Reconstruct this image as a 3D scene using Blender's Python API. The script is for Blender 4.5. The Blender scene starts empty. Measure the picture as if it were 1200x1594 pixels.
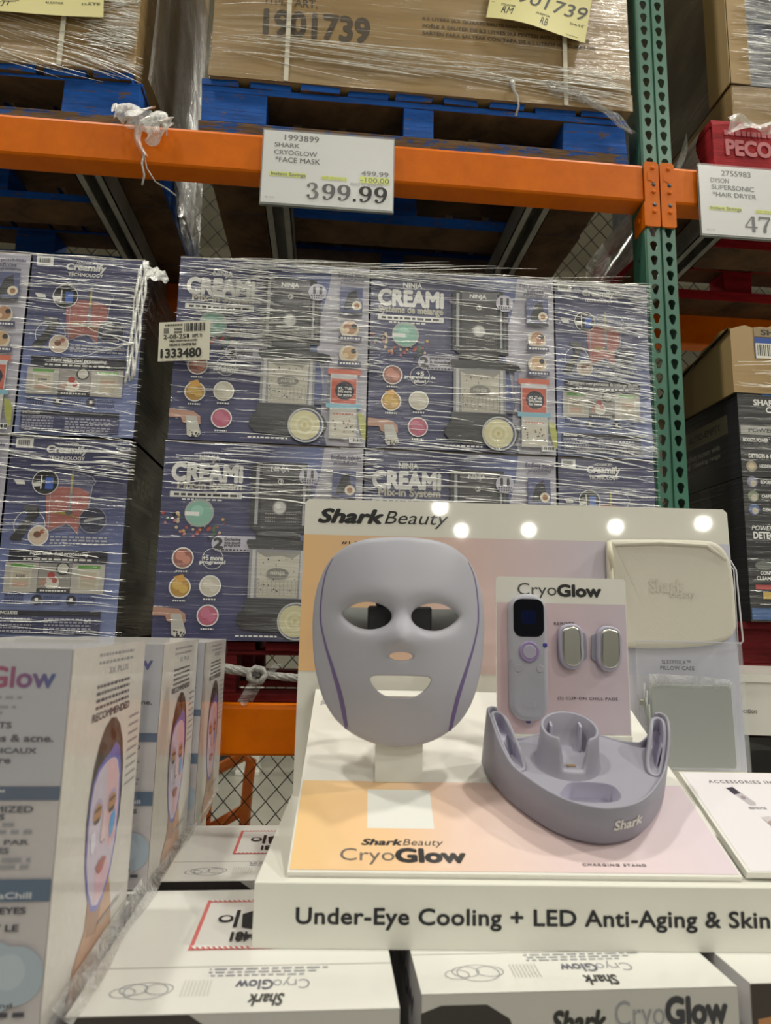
import bpy, math, random
from mathutils import Vector as V3, Matrix
from mathutils.geometry import delaunay_2d_cdt, tessellate_polygon
random.seed(7)
SC = bpy.context.scene
COL = SC.collection
R = math.radians

# ------------------------------------------------------------------ camera, world, lights, exposure
CAM = V3((0, 0, 1.55))
F_PX, PITCH, ROLL, YAW = 1060.0, R(9.09), R(1.2), R(4.9)
fw = V3((math.sin(YAW)*math.cos(PITCH), math.cos(YAW)*math.cos(PITCH), math.sin(PITCH)))
rt = V3((math.cos(YAW), -math.sin(YAW), 0)); up = rt.cross(fw)
rr = rt*math.cos(ROLL) + up*math.sin(ROLL); uu = up*math.cos(ROLL) - rt*math.sin(ROLL)
cd = bpy.data.cameras.new('camera'); cam = bpy.data.objects.new('camera', cd); COL.objects.link(cam)
cam.matrix_world = Matrix(((rr.x, uu.x, -fw.x, 0), (rr.y, uu.y, -fw.y, 0), (rr.z, uu.z, -fw.z, CAM.z), (0, 0, 0, 1)))
cd.sensor_fit = 'HORIZONTAL'; cd.lens = 6.9; cd.sensor_width = 6.9*1200/F_PX
cd.clip_start = 0.02; cd.clip_end = 200
cd.dof.use_dof = True; cd.dof.focus_distance = 1.25; cd.dof.aperture_fstop = 1.8
SC.camera = cam
SC.view_settings.view_transform = 'Standard'; SC.view_settings.look = 'None'
SC.view_settings.gamma = 1; SC.view_settings.use_curve_mapping = False
SC.view_settings.exposure = -1.55
wd = bpy.data.worlds.new('world'); SC.world = wd; wd.use_nodes = True
wd.node_tree.nodes['Background'].inputs[0].default_value = (1, .96, .86, 1)
wd.node_tree.nodes['Background'].inputs[1].default_value = 0.16
LAMP = (1.0, .975, .86)
def lamp(x, y, z, power, size=.34):
    l = bpy.data.lights.new('high_bay_lamp', 'AREA'); l.shape = 'DISK'; l.size = size; l.energy = power; l.color = LAMP
    o = bpy.data.objects.new('high_bay_lamp', l); COL.objects.link(o); o.location = (x, y, z); return o
for x, y, p in ((-1.7, .75, 330), (2.1, .85, 330), (-3.4, -4.2, 120), (.4, -5.0, 250), (4.2, -3.6, 360), (6.5, -.4, 900), (-6.5, -.4, 300), (0, -10, 300), (7, -9, 300),
                (-5, 7.5, 380), (2, 7.5, 380), (9, 7.5, 380)):
    lamp(x, y, 7.0, p)
for x, y in ((1.36, -22.9), (2.5, -27.2), (5.38, -26.9), (8.83, -26.0), (12.1, -25.2)):
    l = bpy.data.lights.new('far_bay_lamp', 'POINT'); l.energy = 700; l.shadow_soft_size = .25; l.color = LAMP
    o = bpy.data.objects.new('far_bay_lamp', l); COL.objects.link(o); o.location = (x, y, 7.5)

# ------------------------------------------------------------------ colours and materials
def lin(v): v /= 255.0; return v/12.92 if v <= .04045 else ((v+.055)/1.055)**2.4
def S(r, g, b): return (lin(r), lin(g), lin(b), 1)
def K(r, g, b, k=.82):
    q = [lin(v)/k for v in (r, g, b)]; m = .3*q[0]+.59*q[1]+.11*q[2]
    return tuple(min(.85, m+(v-m)*.85) for v in q)+(1,)   # printed colour as read off an upright face
class NT:
    def __init__(s, name):
        s.m = bpy.data.materials.new(name); s.m.use_nodes = True; s.t = s.m.node_tree
        s.b = s.t.nodes['Principled BSDF']; s.out = s.t.nodes['Material Output']
    def n(s, typ, **k):
        nd = s.t.nodes.new('ShaderNode'+typ)
        for a, v in k.items(): setattr(nd, a, v)
        return nd
    def l(s, a, ao, b, bi): s.t.links.new(a.outputs[ao], b.inputs[bi])
    def set(s, **k):
        for a, v in k.items(): s.b.inputs[a.replace('_', ' ')].default_value = v
        return s
    def coords(s, sc, rot=(0, 0, 0), kind='Object'):
        tc = s.n('TexCoord'); mp = s.n('Mapping'); mp.inputs['Scale'].default_value = sc; mp.inputs['Rotation'].default_value = rot
        s.l(tc, kind, mp, 'Vector'); return mp
    def noise(s, mp, scale, detail=3, rough=.55, dist=0):
        nz = s.n('TexNoise'); nz.inputs['Scale'].default_value = scale; nz.inputs['Detail'].default_value = detail
        nz.inputs['Roughness'].default_value = rough; nz.inputs['Distortion'].default_value = dist
        s.l(mp, 'Vector', nz, 'Vector'); return nz
    def ramp(s, src, stops, out='Fac'):
        r = s.n('ValToRGB'); e = r.color_ramp.elements
        while len(e) < len(stops): e.new(.5)
        for i, (p, c) in enumerate(stops): e[i].position = p; e[i].color = c if len(c) == 4 else (*c, 1)
        s.l(src, out, r, 'Fac'); return r
    def bump(s, src, out, strength, dist, target=None, inp='Normal'):
        b = s.n('Bump'); b.inputs['Strength'].default_value = strength; b.inputs['Distance'].default_value = dist
        s.l(src, out, b, 'Height'); s.l(b, 'Normal', target or s.b, inp); return b

def plain(name, col, rough=.5, metal=0, bump=0, bscale=200, **k):
    t = NT(name).set(Base_Color=col, Roughness=rough, Metallic=metal, **k)
    if bump:
        mp = t.coords((1, 1, 1)); nz = t.noise(mp, bscale, 2); t.bump(nz, 'Fac', bump, .001)
    return t.m
def attr_mat(name, rough=.5, coat=0, wrap=False, spec=.5):
    t = NT(name).set(Roughness=rough, Specular_IOR_Level=spec)
    a = t.n('Attribute'); a.attribute_name = 'Col'; t.l(a, 'Color', t.b, 'Base Color')
    if coat: t.set(Coat_Weight=coat, Coat_Roughness=.04)
    if wrap:                                                        # stretch film pulled tight over the print: a creased clear coat
        mp = t.coords((2.2, 2.2, 60), (R(3), R(5), 0)); nz = t.noise(mp, 1.6, 3, .55, .8)
        m2 = t.coords((3, 3, 6)); n2 = t.noise(m2, 1.3, 2)
        r2 = t.ramp(n2, ((.30, (.25,)*3), (.62, (1,)*3)))
        t.l(r2, 'Color', t.b, 'Coat Weight'); t.set(Coat_Roughness=.2, Coat_IOR=1.9)
        t.bump(nz, 'Fac', 1.0, .0055, inp='Coat Normal')
    return t.m
def wood(name, paint=None, raw=(S(120, 92, 60), S(70, 50, 32)), chip=.42):
    t = NT(name).set(Roughness=.75, Specular_IOR_Level=.25)
    mp = t.coords((3, 3, 40)); nz = t.noise(mp, 2.5, 6, .65, .5)
    g = t.ramp(nz, ((.3, raw[1]), (.65, raw[0])))
    if paint:
        m2 = t.coords((5, 5, 16)); n2 = t.noise(m2, 3, 8, .7)
        f = t.ramp(n2, ((chip-.06, (0, 0, 0)), (chip, (1, 1, 1))))
        m3 = t.coords((2, 2, 12)); n3 = t.noise(m3, 2.5, 5, .7)
        pc = t.ramp(n3, ((.3, tuple(c*.45 for c in paint[:3])), (.62, paint)))
        mx = t.n('MixRGB'); t.l(f, 'Color', mx, 'Fac'); t.l(g, 'Color', mx, 'Color1'); t.l(pc, 'Color', mx, 'Color2')
        t.l(mx, 'Color', t.b, 'Base Color')
    else: t.l(g, 'Color', t.b, 'Base Color')
    t.bump(nz, 'Fac', .5, .004)
    return t.m
def film(name, lo=.12, hi=.6, tint=(.9, .9, .88, 1), sc=(6, 6, 60), rough=.18, metal=0, bd=.03):
    t = NT(name).set(Base_Color=tint, Roughness=rough, Specular_IOR_Level=.9, Metallic=metal)
    mp = t.coords(sc); nz = t.noise(mp, 1.5, 5, .7, 1.0)
    r = t.ramp(nz, ((.35, (lo,)*3), (.72, (hi,)*3)))
    tr = t.n('BsdfTransparent'); mx = t.n('MixShader')
    t.l(r, 'Color', mx, 0); t.l(tr, 'BSDF', mx, 1); t.l(t.b, 'BSDF', mx, 2); t.l(mx, 'Shader', t.out, 'Surface')
    t.bump(nz, 'Fac', 1.0, bd)
    return t.m
def clear(name, alpha=.12, tint=(.85, .87, .9, 1), rough=.06):
    t = NT(name).set(Base_Color=tint, Roughness=rough, Specular_IOR_Level=.7)
    tr = t.n('BsdfTransparent'); mx = t.n('MixShader'); mx.inputs[0].default_value = alpha
    t.l(tr, 'BSDF', mx, 1); t.l(t.b, 'BSDF', mx, 2); t.l(mx, 'Shader', t.out, 'Surface')
    return t.m
def painted_steel(name, c1, c2, rough=.35, spec=.5):
    t = NT(name).set(Roughness=rough, Specular_IOR_Level=spec)
    mp = t.coords((1, 1, 1)); nz = t.noise(mp, 6, 6, .7)
    r = t.ramp(nz, ((.35, c2), (.6, c1))); t.l(r, 'Color', t.b, 'Base Color')
    nb = t.noise(mp, 160, 2); t.bump(nb, 'Fac', .12, .001)
    return t.m

PRINT = attr_mat('print_matte', .55)
GLOSSP = attr_mat('print_gloss', .35, coat=.6)
ACRYL = attr_mat('print_under_acrylic', .4, coat=1.0)
WRAP = attr_mat('print_under_stretch_film', .5, wrap=True)
BLUEW = wood('blue_painted_wood', S(26, 92, 184), chip=.42)
WORNB = wood('worn_blue_board', S(34, 80, 150), chip=.56)
REDW = wood('red_painted_wood', S(176, 34, 44), chip=.36)
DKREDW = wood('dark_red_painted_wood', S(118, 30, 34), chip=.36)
RAWW = wood('raw_pallet_wood', raw=(S(104, 78, 50), S(54, 38, 26)))
ORANGE = painted_steel('orange_painted_steel', S(222, 112, 0), S(206, 100, 0), .42, .16)
GREEN = painted_steel('green_painted_steel', S(66, 118, 98), S(54, 104, 86), .35)
GALV = painted_steel('galvanised_steel', S(150, 150, 142), S(112, 112, 106), .4)
FILM = film('stretch_film'); FOLD = film('stretch_film_folds', .5, 1.0, (1, 1, .98, 1), (14, 14, 40), .36, .6, .006)
SILV = film('stretch_film_gathered', .3, .9, (.95, .95, .93, 1), (30, 5, 18), .3, .5, .012)
CLEARF = clear('thin_clear_film', .10, rough=.25); POCKET = clear('acrylic_pocket', .13)
WIRE = plain('fence_wire', S(54, 50, 44), .5, .3)
CONC = NT('polished_concrete').set(Roughness=.35)
_n = CONC.noise(CONC.coords((1, 1, 1)), 1.2, 6); _r = CONC.ramp(_n, ((.3, S(150, 147, 136)), (.7, S(176, 172, 160)))); CONC.l(_r, 'Color', CONC.b, 'Base Color'); CONC = CONC.m
WALLM = plain('pale_wall_paint', S(200, 196, 180), .8)
WHITE = plain('white_display_board', S(236, 235, 226), .32, Coat_Weight=.3, Coat_Roughness=.08)
LILAC = plain('lilac_grey_plastic', S(150, 148, 163), .42, bump=.06, bscale=900)
LILAC2 = plain('pale_lilac_plastic', S(170, 166, 186), .4)
LILACM = plain('lilac_grey_mask_plastic', S(172, 172, 184), .5, bump=.05, bscale=900)
PURPLE = plain('violet_trim', S(112, 96, 142), .4)
SILVER = plain('brushed_silver', S(200, 200, 192), .28, 1.0)
BLACKG = plain('black_glass', S(8, 10, 20), .06, Coat_Weight=1.0)
DARKP = plain('dark_grey_plastic', S(62, 62, 66), .5)
STRAPM = plain('grey_elastic', S(120, 122, 120), .8)
ROPEM = film('twisted_film', .6, .95, (.9, .89, .84, 1), (40, 40, 40), .25)
SATIN = plain('grey_silk', S(146, 150, 148), .38, bump=.2, bscale=30, Sheen_Weight=.5)
CREAMB = plain('cream_cloth', S(212, 207, 195), .75, bump=.15, bscale=600)

# ------------------------------------------------------------------ mesh helpers
_tc = {}
def glyphs(s, shear=0.0, space=1.0):
    k = (s, shear, space)
    if k not in _tc:
        c = bpy.data.curves.new('t', 'FONT'); c.body = s; c.shear = shear; c.space_character = space; c.resolution_u = 3
        o = bpy.data.objects.new('t', c); COL.objects.link(o)
        dg = bpy.context.evaluated_depsgraph_get(); me = bpy.data.meshes.new_from_object(o.evaluated_get(dg))
        v = [(p.co.x, p.co.y) for p in me.vertices]; f = [tuple(p.vertices) for p in me.polygons]
        bpy.data.objects.remove(o); bpy.data.curves.remove(c); bpy.data.meshes.remove(me)
        xs = [p[0] for p in v] or [0, 1]; ys = [p[1] for p in v] or [0, 1]
        _tc[k] = (v, f, (min(xs), min(ys), max(xs), max(ys)))
    return _tc[k]

class MB:
    def __init__(s): s.v, s.f, s.m, s.c, s.s = [], [], [], [], []
    def add(s, verts, faces, m=0, c=(.8, .8, .8, 1), smooth=False):
        b = len(s.v); s.v += [tuple(p) for p in verts]
        for f in faces: s.f.append(tuple(b+i for i in f)); s.m.append(m); s.c.append(c); s.s.append(smooth)
        return s
    def face(s, pts, m=0, c=(.8, .8, .8, 1)): return s.add(pts, [tuple(range(len(pts)))], m, c)
    def box(s, lo, hi, m=0, c=(.8, .8, .8, 1), bottom=None):
        (a, b, d), (e, f, g) = lo, hi
        p = [(a, b, d), (e, b, d), (e, f, d), (a, f, d), (a, b, g), (e, b, g), (e, f, g), (a, f, g)]
        fs = [(3, 2, 1, 0), (4, 5, 6, 7), (0, 1, 5, 4), (1, 2, 6, 5), (2, 3, 7, 6), (3, 0, 4, 7)]
        i0 = len(s.m); s.add(p, fs, m, c)
        if bottom is not None: s.m[i0] = bottom
        return s
    def prism(s, pts, d, m=0, c=(.8, .8, .8, 1), smooth=False):      # pts: closed 3-D polygon, extruded by vector d
        n = len(pts); d = V3(d); a = [V3(p) for p in pts]; s.add(a+[p+d for p in a], [tuple(range(n))[::-1], tuple(range(n, 2*n))], m, c)
        s.add(a+[p+d for p in a], [(i, (i+1) % n, n+(i+1) % n, n+i) for i in range(n)], m, c, smooth); return s
    def tube(s, path, r, n=8, m=0, c=(.8, .8, .8, 1), cap=True):
        P = [V3(p) for p in path]; rs = r if isinstance(r, (list, tuple)) else [r]*len(P); vs = []; nx = None
        for i, p in enumerate(P):
            t = (P[min(i+1, len(P)-1)]-P[max(i-1, 0)]).normalized()
            if nx is None: nx = t.orthogonal().normalized()
            nx = (nx - t*nx.dot(t)); nx = nx.normalized() if nx.length > 1e-6 else t.orthogonal().normalized()
            bn = t.cross(nx)
            vs += [p+(nx*math.cos(a)+bn*math.sin(a))*rs[i] for a in [2*math.pi*j/n for j in range(n)]]
        fs = [(i*n+j, i*n+(j+1) % n, (i+1)*n+(j+1) % n, (i+1)*n+j) for i in range(len(P)-1) for j in range(n)]
        if cap: fs += [tuple(range(n))[::-1], tuple((len(P)-1)*n+j for j in range(n))]
        return s.add(vs, fs, m, c, True)
    def rings(s, rs, m=0, c=(.8, .8, .8, 1), smooth=True, cap0=False, cap1=False):
        n = len(rs[0]); vs = [p for r in rs for p in r]
        fs = [(i*n+j, i*n+(j+1) % n, (i+1)*n+(j+1) % n, (i+1)*n+j) for i in range(len(rs)-1) for j in range(n)]
        s.add(vs, fs, m, c, smooth)
        if cap0: s.add(rs[0], [tuple(range(n))[::-1]], m, c)
        if cap1: s.add(rs[-1], [tuple(range(n))], m, c)
        return s
    def grid(s, fn, nu, nv, m=0, c=(.8, .8, .8, 1), smooth=True):
        vs = [fn(i/nu, j/nv) for j in range(nv+1) for i in range(nu+1)]; w = nu+1
        return s.add(vs, [(j*w+i, j*w+i+1, (j+1)*w+i+1, (j+1)*w+i) for j in range(nv) for i in range(nu)], m, c, smooth)
    def mesh(s, name, mats):
        me = bpy.data.meshes.new(name); me.from_pydata(s.v, [], s.f)
        for m in mats: me.materials.append(m)
        me.polygons.foreach_set('material_index', s.m); me.polygons.foreach_set('use_smooth', s.s)
        at = me.color_attributes.new('Col', 'FLOAT_COLOR', 'CORNER'); buf = []
        for f, c in zip(s.f, s.c):
            if isinstance(c, list): 
                for q in c: buf += list(q[:3])+[1]
            else: buf += (list(c[:3])+[1])*len(f)
        at.data.foreach_set('color', buf); me.update(); return me
    def build(s, name, mats, parent=None, M=None, bevel=0, solid=0, world=False):
        o = bpy.data.objects.new(name, s.mesh(name, mats if isinstance(mats, list) else [mats])); COL.objects.link(o)
        if parent is not None:
            o.parent = parent
            if world: o.data.transform(parent.matrix_world.inverted())
        if M is not None: o.matrix_world = M
        if solid:
            md = o.modifiers.new('s', 'SOLIDIFY'); md.thickness = solid; md.offset = -1
        if bevel:
            md = o.modifiers.new('b', 'BEVEL'); md.width = bevel; md.segments = 2; md.limit_method = 'ANGLE'; md.angle_limit = R(50)
        return o

class Cv:                                                            # a printed sheet: u across, v down, each mark a hair above the last
    def __init__(s, mb, o, right, upv, W, H, m=0, lift=.0003, step=.00003):
        s.mb, s.o, s.ex, s.ey, s.W, s.H, s.m = mb, V3(o), V3(right).normalized(), -V3(upv).normalized(), W, H, m
        s.n = s.ex.cross(-s.ey); s.z = lift; s.st = step
    def P(s, u, v): return s.o + s.ex*(u*s.W) + s.ey*(v*s.H) + s.n*s.z
    def poly(s, pts, c):
        s.z += s.st; p = [s.P(*q) for q in pts]
        a = sum(pts[i][0]*pts[(i+1) % len(pts)][1]-pts[(i+1) % len(pts)][0]*pts[i][1] for i in range(len(pts)))
        s.mb.face(p if a < 0 else p[::-1], s.m, c); return s
    def rect(s, u0, v0, u1, v1, c): return s.poly([(u0, v0), (u1, v0), (u1, v1), (u0, v1)], c)
    def rects(s, L, c):
        s.z += s.st
        for u0, v0, u1, v1 in L: s.mb.face([s.P(u0, v1), s.P(u1, v1), s.P(u1, v0), s.P(u0, v0)], s.m, c)
        return s
    def grad(s, u0, v0, u1, v1, stops, vert=False):
        s.z += s.st
        for (a, ca), (b, cb) in zip(stops, stops[1:]):
            if vert: q = [(u0, v0+(v1-v0)*b, cb), (u1, v0+(v1-v0)*b, cb), (u1, v0+(v1-v0)*a, ca), (u0, v0+(v1-v0)*a, ca)]
            else: q = [(u0+(u1-u0)*a, v1, ca), (u0+(u1-u0)*b, v1, cb), (u0+(u1-u0)*b, v0, cb), (u0+(u1-u0)*a, v0, ca)]
            s.mb.face([s.P(x, y) for x, y, _ in q], s.m, [k for _, _, k in q])
        return s
    def ell(s, u, v, r, c, ry=None, n=26, a0=0, a1=2*math.pi):       # radii in sheet widths
        ry = ry or r; k = s.W/s.H
        return s.poly([(u+r*math.cos(a0+(a1-a0)*i/n), v+ry*k*math.sin(a0+(a1-a0)*i/n)) for i in range(n)], c)
    def ring(s, u, v, r, w, c, n=30, ry=None):
        s.z += s.st; k = s.W/s.H; e = (ry or r)/r
        for i in range(n):
            q = []
            for rr_, t in ((r, i), (r-w, i), (r-w, i+1), (r, i+1)):
                a = 2*math.pi*t/n; q.append(s.P(u+rr_*math.cos(a), v+rr_*e*k*math.sin(a)))
            s.mb.face(q, s.m, c)
        return s
    def line(s, pts, w, c):                                          # w in metres
        s.z += s.st
        for (a, b), (d, e) in zip(pts, pts[1:]):
            p, q = s.P(a, b), s.P(d, e); t = (q-p)
            if t.length < 1e-7: continue
            t.normalize(); nn = s.n.cross(t)*w/2; s.mb.face([p-nn, q-nn, q+nn, p+nn], s.m, c)
        return s
    def t(s, txt, u0, u1, v0, v1, c, b=0, shear=0, space=1.0, bx=None, c2=None):   # fits the glyph box to the rectangle
        v, f, (x0, y0, x1, y1) = glyphs(txt, shear, space); s.z += s.st
        sx = (u1-u0)/max(x1-x0, 1e-6); sy = (v1-v0)/max(y1-y0, 1e-6)
        by = b if bx is None else 0; bb = b if bx is None else bx
        offs = [(0, 0)] if not (bb or by) else ([(bb*math.cos(a), by*math.sin(a)) for a in [i*math.pi/4 for i in range(8)]] if by else [(-bb, 0), (-bb/3, 0), (bb/3, 0), (bb, 0)])
        for ox, oy in offs:
            s.z += 1.2e-5
            pts = [s.P(u0+(x+ox-x0)*sx, v1-(y+oy-y0)*sy) for x, y in v]
            if c2 is None: s.mb.add(pts, [g for g in f], s.m, c)
            else:
                for g in f:
                    cc = []
                    for i in g:
                        q = (v[i][0]-x0)/(x1-x0); cc.append(tuple(c[j]*(1-q)+c2[j]*q for j in range(4)))
                    s.mb.add([pts[i] for i in g], [tuple(range(len(g)))], s.m, cc)
        return s
    def dash(s, u0, u1, v, h, c, seed=0):                            # a line of print too small to read
        rg = random.Random(seed*977+int(v*9999)+int(u0*777)); x = u0; L = []
        while x < u1:
            w = rg.uniform(.03, .10)*(u1-u0)+.004; L.append((x, v, min(x+w, u1), v+h)); x += w+.018*(u1-u0)+.003
        return s.rects(L, c)

def tag(o, label, cat, group=None, kind=None):
    o['label'] = label; o['category'] = cat
    if group: o['group'] = group
    if kind: o['kind'] = kind
    return o
def struct(o): o['kind'] = 'structure'; return o
def thing(name, label, cat, M=None, group=None):
    o = bpy.data.objects.new(name, None); COL.objects.link(o); o.empty_display_size = .05
    if M is not None: o.matrix_world = M
    return tag(o, label, cat, group)
T = Matrix.Translation
X, Y, Z = V3((1, 0, 0)), V3((0, 1, 0)), V3((0, 0, 1))
W8 = S(236, 235, 228); INK = S(22, 22, 26)

# ------------------------------------------------------------------ the warehouse shell
struct(MB().box((-16, -32, -.1), (24, 22, 0)).build('floor', CONC))
struct(MB().box((-16, 18, 0), (24, 18.3, 10.5)).build('wall_back', WALLM))
struct(MB().box((-16, -32, 10.5), (24, 22, 10.7)).build('ceiling', WALLM))
for k, (z, y) in enumerate(((8.2, 14.5), (9.6, 14.5))):
    struct(MB().box((-14, y, z), (22, y+.12, z+.16)).build('trim_%d' % (k+1), WALLM))
mb = MB()
for k in range(-8, 14): mb.tube([(k*1.5, 14.56, 8.3), (k*1.5+.75, 14.56, 9.65), (k*1.5+1.5, 14.56, 8.3)], .035, 6)
struct(mb.build('trim_3', WALLM))
# chain-link fence along the back of the rack, every wire a zigzag
mb = MB(); PW, PH, FY = .078, .088, 2.72
def wire(pts, r=.0022):
    n = 4; mb.tube(pts, r, n, cap=False)
for k in range(-16, 30):
    x0 = k*PW; pts = []
    for j in range(8, 43): pts.append((x0+(PW/2-.001)*(1 if j % 2 else -1)*.5*(1 if k % 2 == 0 else 1), FY+.0015*(1 if j % 2 else -1), j*PH/2+.3))
    mb.tube([(x0+(PW/2 if j % 2 else 0)+(0), FY, .3+j*PH/2) for j in range(8, 76)], .0028, 5, cap=False)
    mb.tube([(x0+(-PW/2 if j % 2 else 0)+PW, FY+.003, .3+j*PH/2) for j in range(8, 76)], .0028, 5, cap=False)
tag(mb.build('chain_link_fence', WIRE), 'dark wire chain-link fence hanging behind the orange racking', 'fence')
o = thing('orange_handrail', 'bent orange tube guard rail standing beyond the chain-link fence', 'handrail', T((-.45, 3.9, 0)))
OT = painted_steel('orange_tube_paint', S(224, 120, 40), S(206, 100, 26))
MB().tube([(-.80, 3.75, 0), (-.80, 3.75, .55), (-.62, 3.78, .72), (-.40, 3.82, .83), (-.36, 3.83, .80), (-.37, 3.83, .7), (-.40, 3.83, 0)], .03, 10).build('top_rail', OT, o, world=True)
MB().tube([(-.60, 3.95, 0), (-.60, 3.95, .70)], .03, 10).build('post', OT, o, world=True)
MB().tube([(-.62, 3.95, .40), (-.38, 3.83, .56)], .028, 10).build('brace', OT, o, world=True)
MB().tube([(-.75, 3.9, .18), (-.38, 3.84, .33)], .03, 10).build('lower_rail', OT, o, world=True)
mb = MB().box((-.82, 7.2, 0), (-.60, 7.4, 2.2)); mb.box((-.83, 7.18, 0), (-.59, 7.42, .05))
tag(mb.build('white_post', WHITE, bevel=.01), 'square white post standing on the concrete beyond the fence', 'post')
mb = MB().box((-1.18, 7.6, 0), (-.92, 8.0, .9)); mb.box((-1.2, 7.58, .9), (-.9, 8.02, .94))
tag(mb.build('dark_bin', DARKP, bevel=.01), 'dark grey bin on the floor left of the white post', 'bin')

# ------------------------------------------------------------------ pallet racking
RY = 1.6                                                             # front face of the rack
def teardrop(cx, cz, s=1):
    p = [(cx+.0098*s*math.cos(a), cz+.005+.0098*s*math.sin(a)) for a in [R(-38+i*(256/14)) for i in range(15)]]
    return p + [(cx-.0052*s, cz-.0105*s), (cx-.003*s, cz-.0135*s), (cx+.003*s, cz-.0135*s), (cx+.0052*s, cz-.0105*s)]
def upright(name, label, x0):
    w, pit = .0425, .0407; mb = MB(); N = 98
    for c in range(2):
        e0, e1 = (.004, .0385) if c == 0 else (.0465-.0425, .081-.0425)
        cell = [(e0, 0), (e1, 0), (e1, pit), (e0, pit)]; hole = teardrop((e0+e1)/2, pit/2)
        tri = tessellate_polygon([[V3((a, b, 0)) for a, b in cell], [V3((a, b, 0)) for a, b in hole]]); allp = cell+hole
        for k in range(N):
            z0 = k*pit; mb.add([(x0+c*w+a, RY, z0+b) for a, b in allp], [tuple(t) for t in tri])
            h = [(x0+c*w+a, RY, z0+b) for a, b in hole]; m_ = len(h)
            mb.add(h+[(a, RY+.0035, b) for a, _, b in h], [(i, (i+1) % m_, m_+(i+1) % m_, m_+i) for i in range(m_)])
    for a, ya, b, yb in ((0, .006, .004, 0), (.0385, 0, .0405, .005), (.0405, .005, .0445, .005), (.0445, .005, .0465, 0), (.081, 0, .085, .006)):
        mb.add([(x0+a, RY+ya, 0), (x0+b, RY+yb, 0), (x0+b, RY+yb, N*pit), (x0+a, RY+ya, N*pit)], [(0, 1, 2, 3)])
    H = N*pit
    for x in (x0, x0+.085):                                          # side walls, with their own row of slots
        d = .0035 if x == x0 else -.0035
        mb.box((min(x, x+d), RY+.004, 0), (max(x, x+d), RY+.075, H))
    for k in range(60, 98, 2):
        z0 = k*pit; mb.tube([(x0-.0004, RY+.04, z0), (x0+.001, RY+.04, z0)], .006, 10, m=1)
    mb.box((x0-.03, RY-.03, 0), (x0+.115, RY+.11, .008))
    return tag(mb.build(name, [GREEN, DARKP]), label, 'rack upright')
upright('rack_upright', 'green steel rack upright punched with teardrop slots beside the stacked blender cartons', .813)
def beam(label, xa, xb, z0, z1, y=RY, plates=(), dull=False):
    o = thing('rack_beam', label, 'rack beam', T(((xa+xb)/2, y, z0)))
    d = .065
    prof = [(y+.004, z0), (y, z0+.006), (y, z1-.012), (y+.004, z1-.004), (y+.010, z1), (y+.04, z1), (y+.043, z1-.03), (y+d, z1-.035), (y+d, z0)]
    MB().prism([(xa, b, c) for b, c in prof][::-1], (xb-xa, 0, 0)).build('beam_body', ORANGE, o, world=True, bevel=.002)
    for px, sgn in plates:                                            # connector that hooks into the upright
        mb = MB(); x0, x1 = px, px+.040; zb, zt = z0-.075, z1+.002; yf = y-.0065
        zs = [zb, zb+.012, zt-.012, zt]
        pl = [(x0+.003, zb), (x1-.003, zb), (x1, zb+.003), (x1, zt-.006), (x1-.006, zt), (x0+.006, zt), (x0, zt-.006), (x0, zb+.003)]
        mb.prism([(a, yf, b) for a, b in pl], (0, .005, 0))
        xm = (x0+x1)/2
        mb.prism([(xm-.012, yf-.001, zt-.03), (xm+.010, yf-.001, zt-.03), (xm+.010, yf-.001, zt-.055), (xm+.004, yf-.001, zt-.062), (xm-.004, yf-.001, zt-.055), (xm-.012, yf-.001, zt-.055)], (0, .0015, 0))
        sx = x0 if sgn < 0 else x1
        if sgn < 0: mb.prism([(x0, yf, zb+.07), (x0, yf+.06, zb+.05), (x0, yf+.06, zb-.005), (x0, yf, zb+.0)][::-1], (-.0035, 0, 0)); mb.tube([(x0-.003, yf+.03, zb+.03), (x0-.008, yf+.03, zb+.03)], .007, 8)
        p = mb.build('end_connector', ORANGE, o, world=True, bevel=.0012)
        rv = MB()
        for zz in (zt-.018, zt-.088, zt-.145): rv.rings([[(xm+.004+r*math.cos(a*math.pi/5), yf-h, zz+r*math.sin(a*math.pi/5)) for a in range(10)] for r, h in ((.0062, 0), (.0058, .002), (.0035, .0035))], cap1=True)
        for q in (rv.build('rivets', ORANGE),): q.parent = p; q.data.transform(o.matrix_world.inverted())
        hl = MB()
        for zz in (zt-.066, zt-.125): hl.tube([(xm+.005, yf-.0006, zz), (xm+.005, yf+.002, zz)], .0058, 12)
        q = hl.build('slots', DARKP); q.parent = p; q.data.transform(o.matrix_world.inverted())
    return o
beam('orange front beam under the blue pallets carrying the white price sign', -1.75, .812, 2.672, 2.783, plates=((.8135, -1),))
beam('orange front beam right of the green upright under the red pallet', .899, 3.4, 2.672, 2.783, plates=((.8575, 1),))
beam('low orange beam under the dark red pallet, above the fence wire', -1.75, .812, 1.247, 1.36)
beam('rear orange beam glimpsed between the two blender carton stacks', -1.75, .812, 2.64, 2.81, y=2.45)
beam('rear dark orange beam above the open-topped cardboard tray', .899, 3.4, 2.66, 2.81, y=2.45)
def supbar(x, label):
    mb = MB(); z0, z1, y0, y1 = 2.705, 2.782, 1.668, 2.449
    mb.box((x-.036, y0, z1-.003), (x+.036, y1, z1)).box((x-.036, y0, z0), (x-.033, y1, z1)).box((x+.033, y0, z0), (x+.036, y1, z1))
    mb.box((x-.036, y0, z0), (x-.016, y1, z0+.003)).box((x+.016, y0, z0), (x+.036, y1, z0+.003))
    return tag(mb.build('pallet_support_bar', GALV), label, 'support bar', 'steel pallet supports across the rack')
supbar(-.665, 'steel channel bar running back beneath the left blue pallet')
supbar(-.172, 'steel channel bar running back behind the hanging 399.99 price sign')
supbar(.56, 'dim steel channel bar beneath the right end of the sign-side blue pallet')
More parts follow.
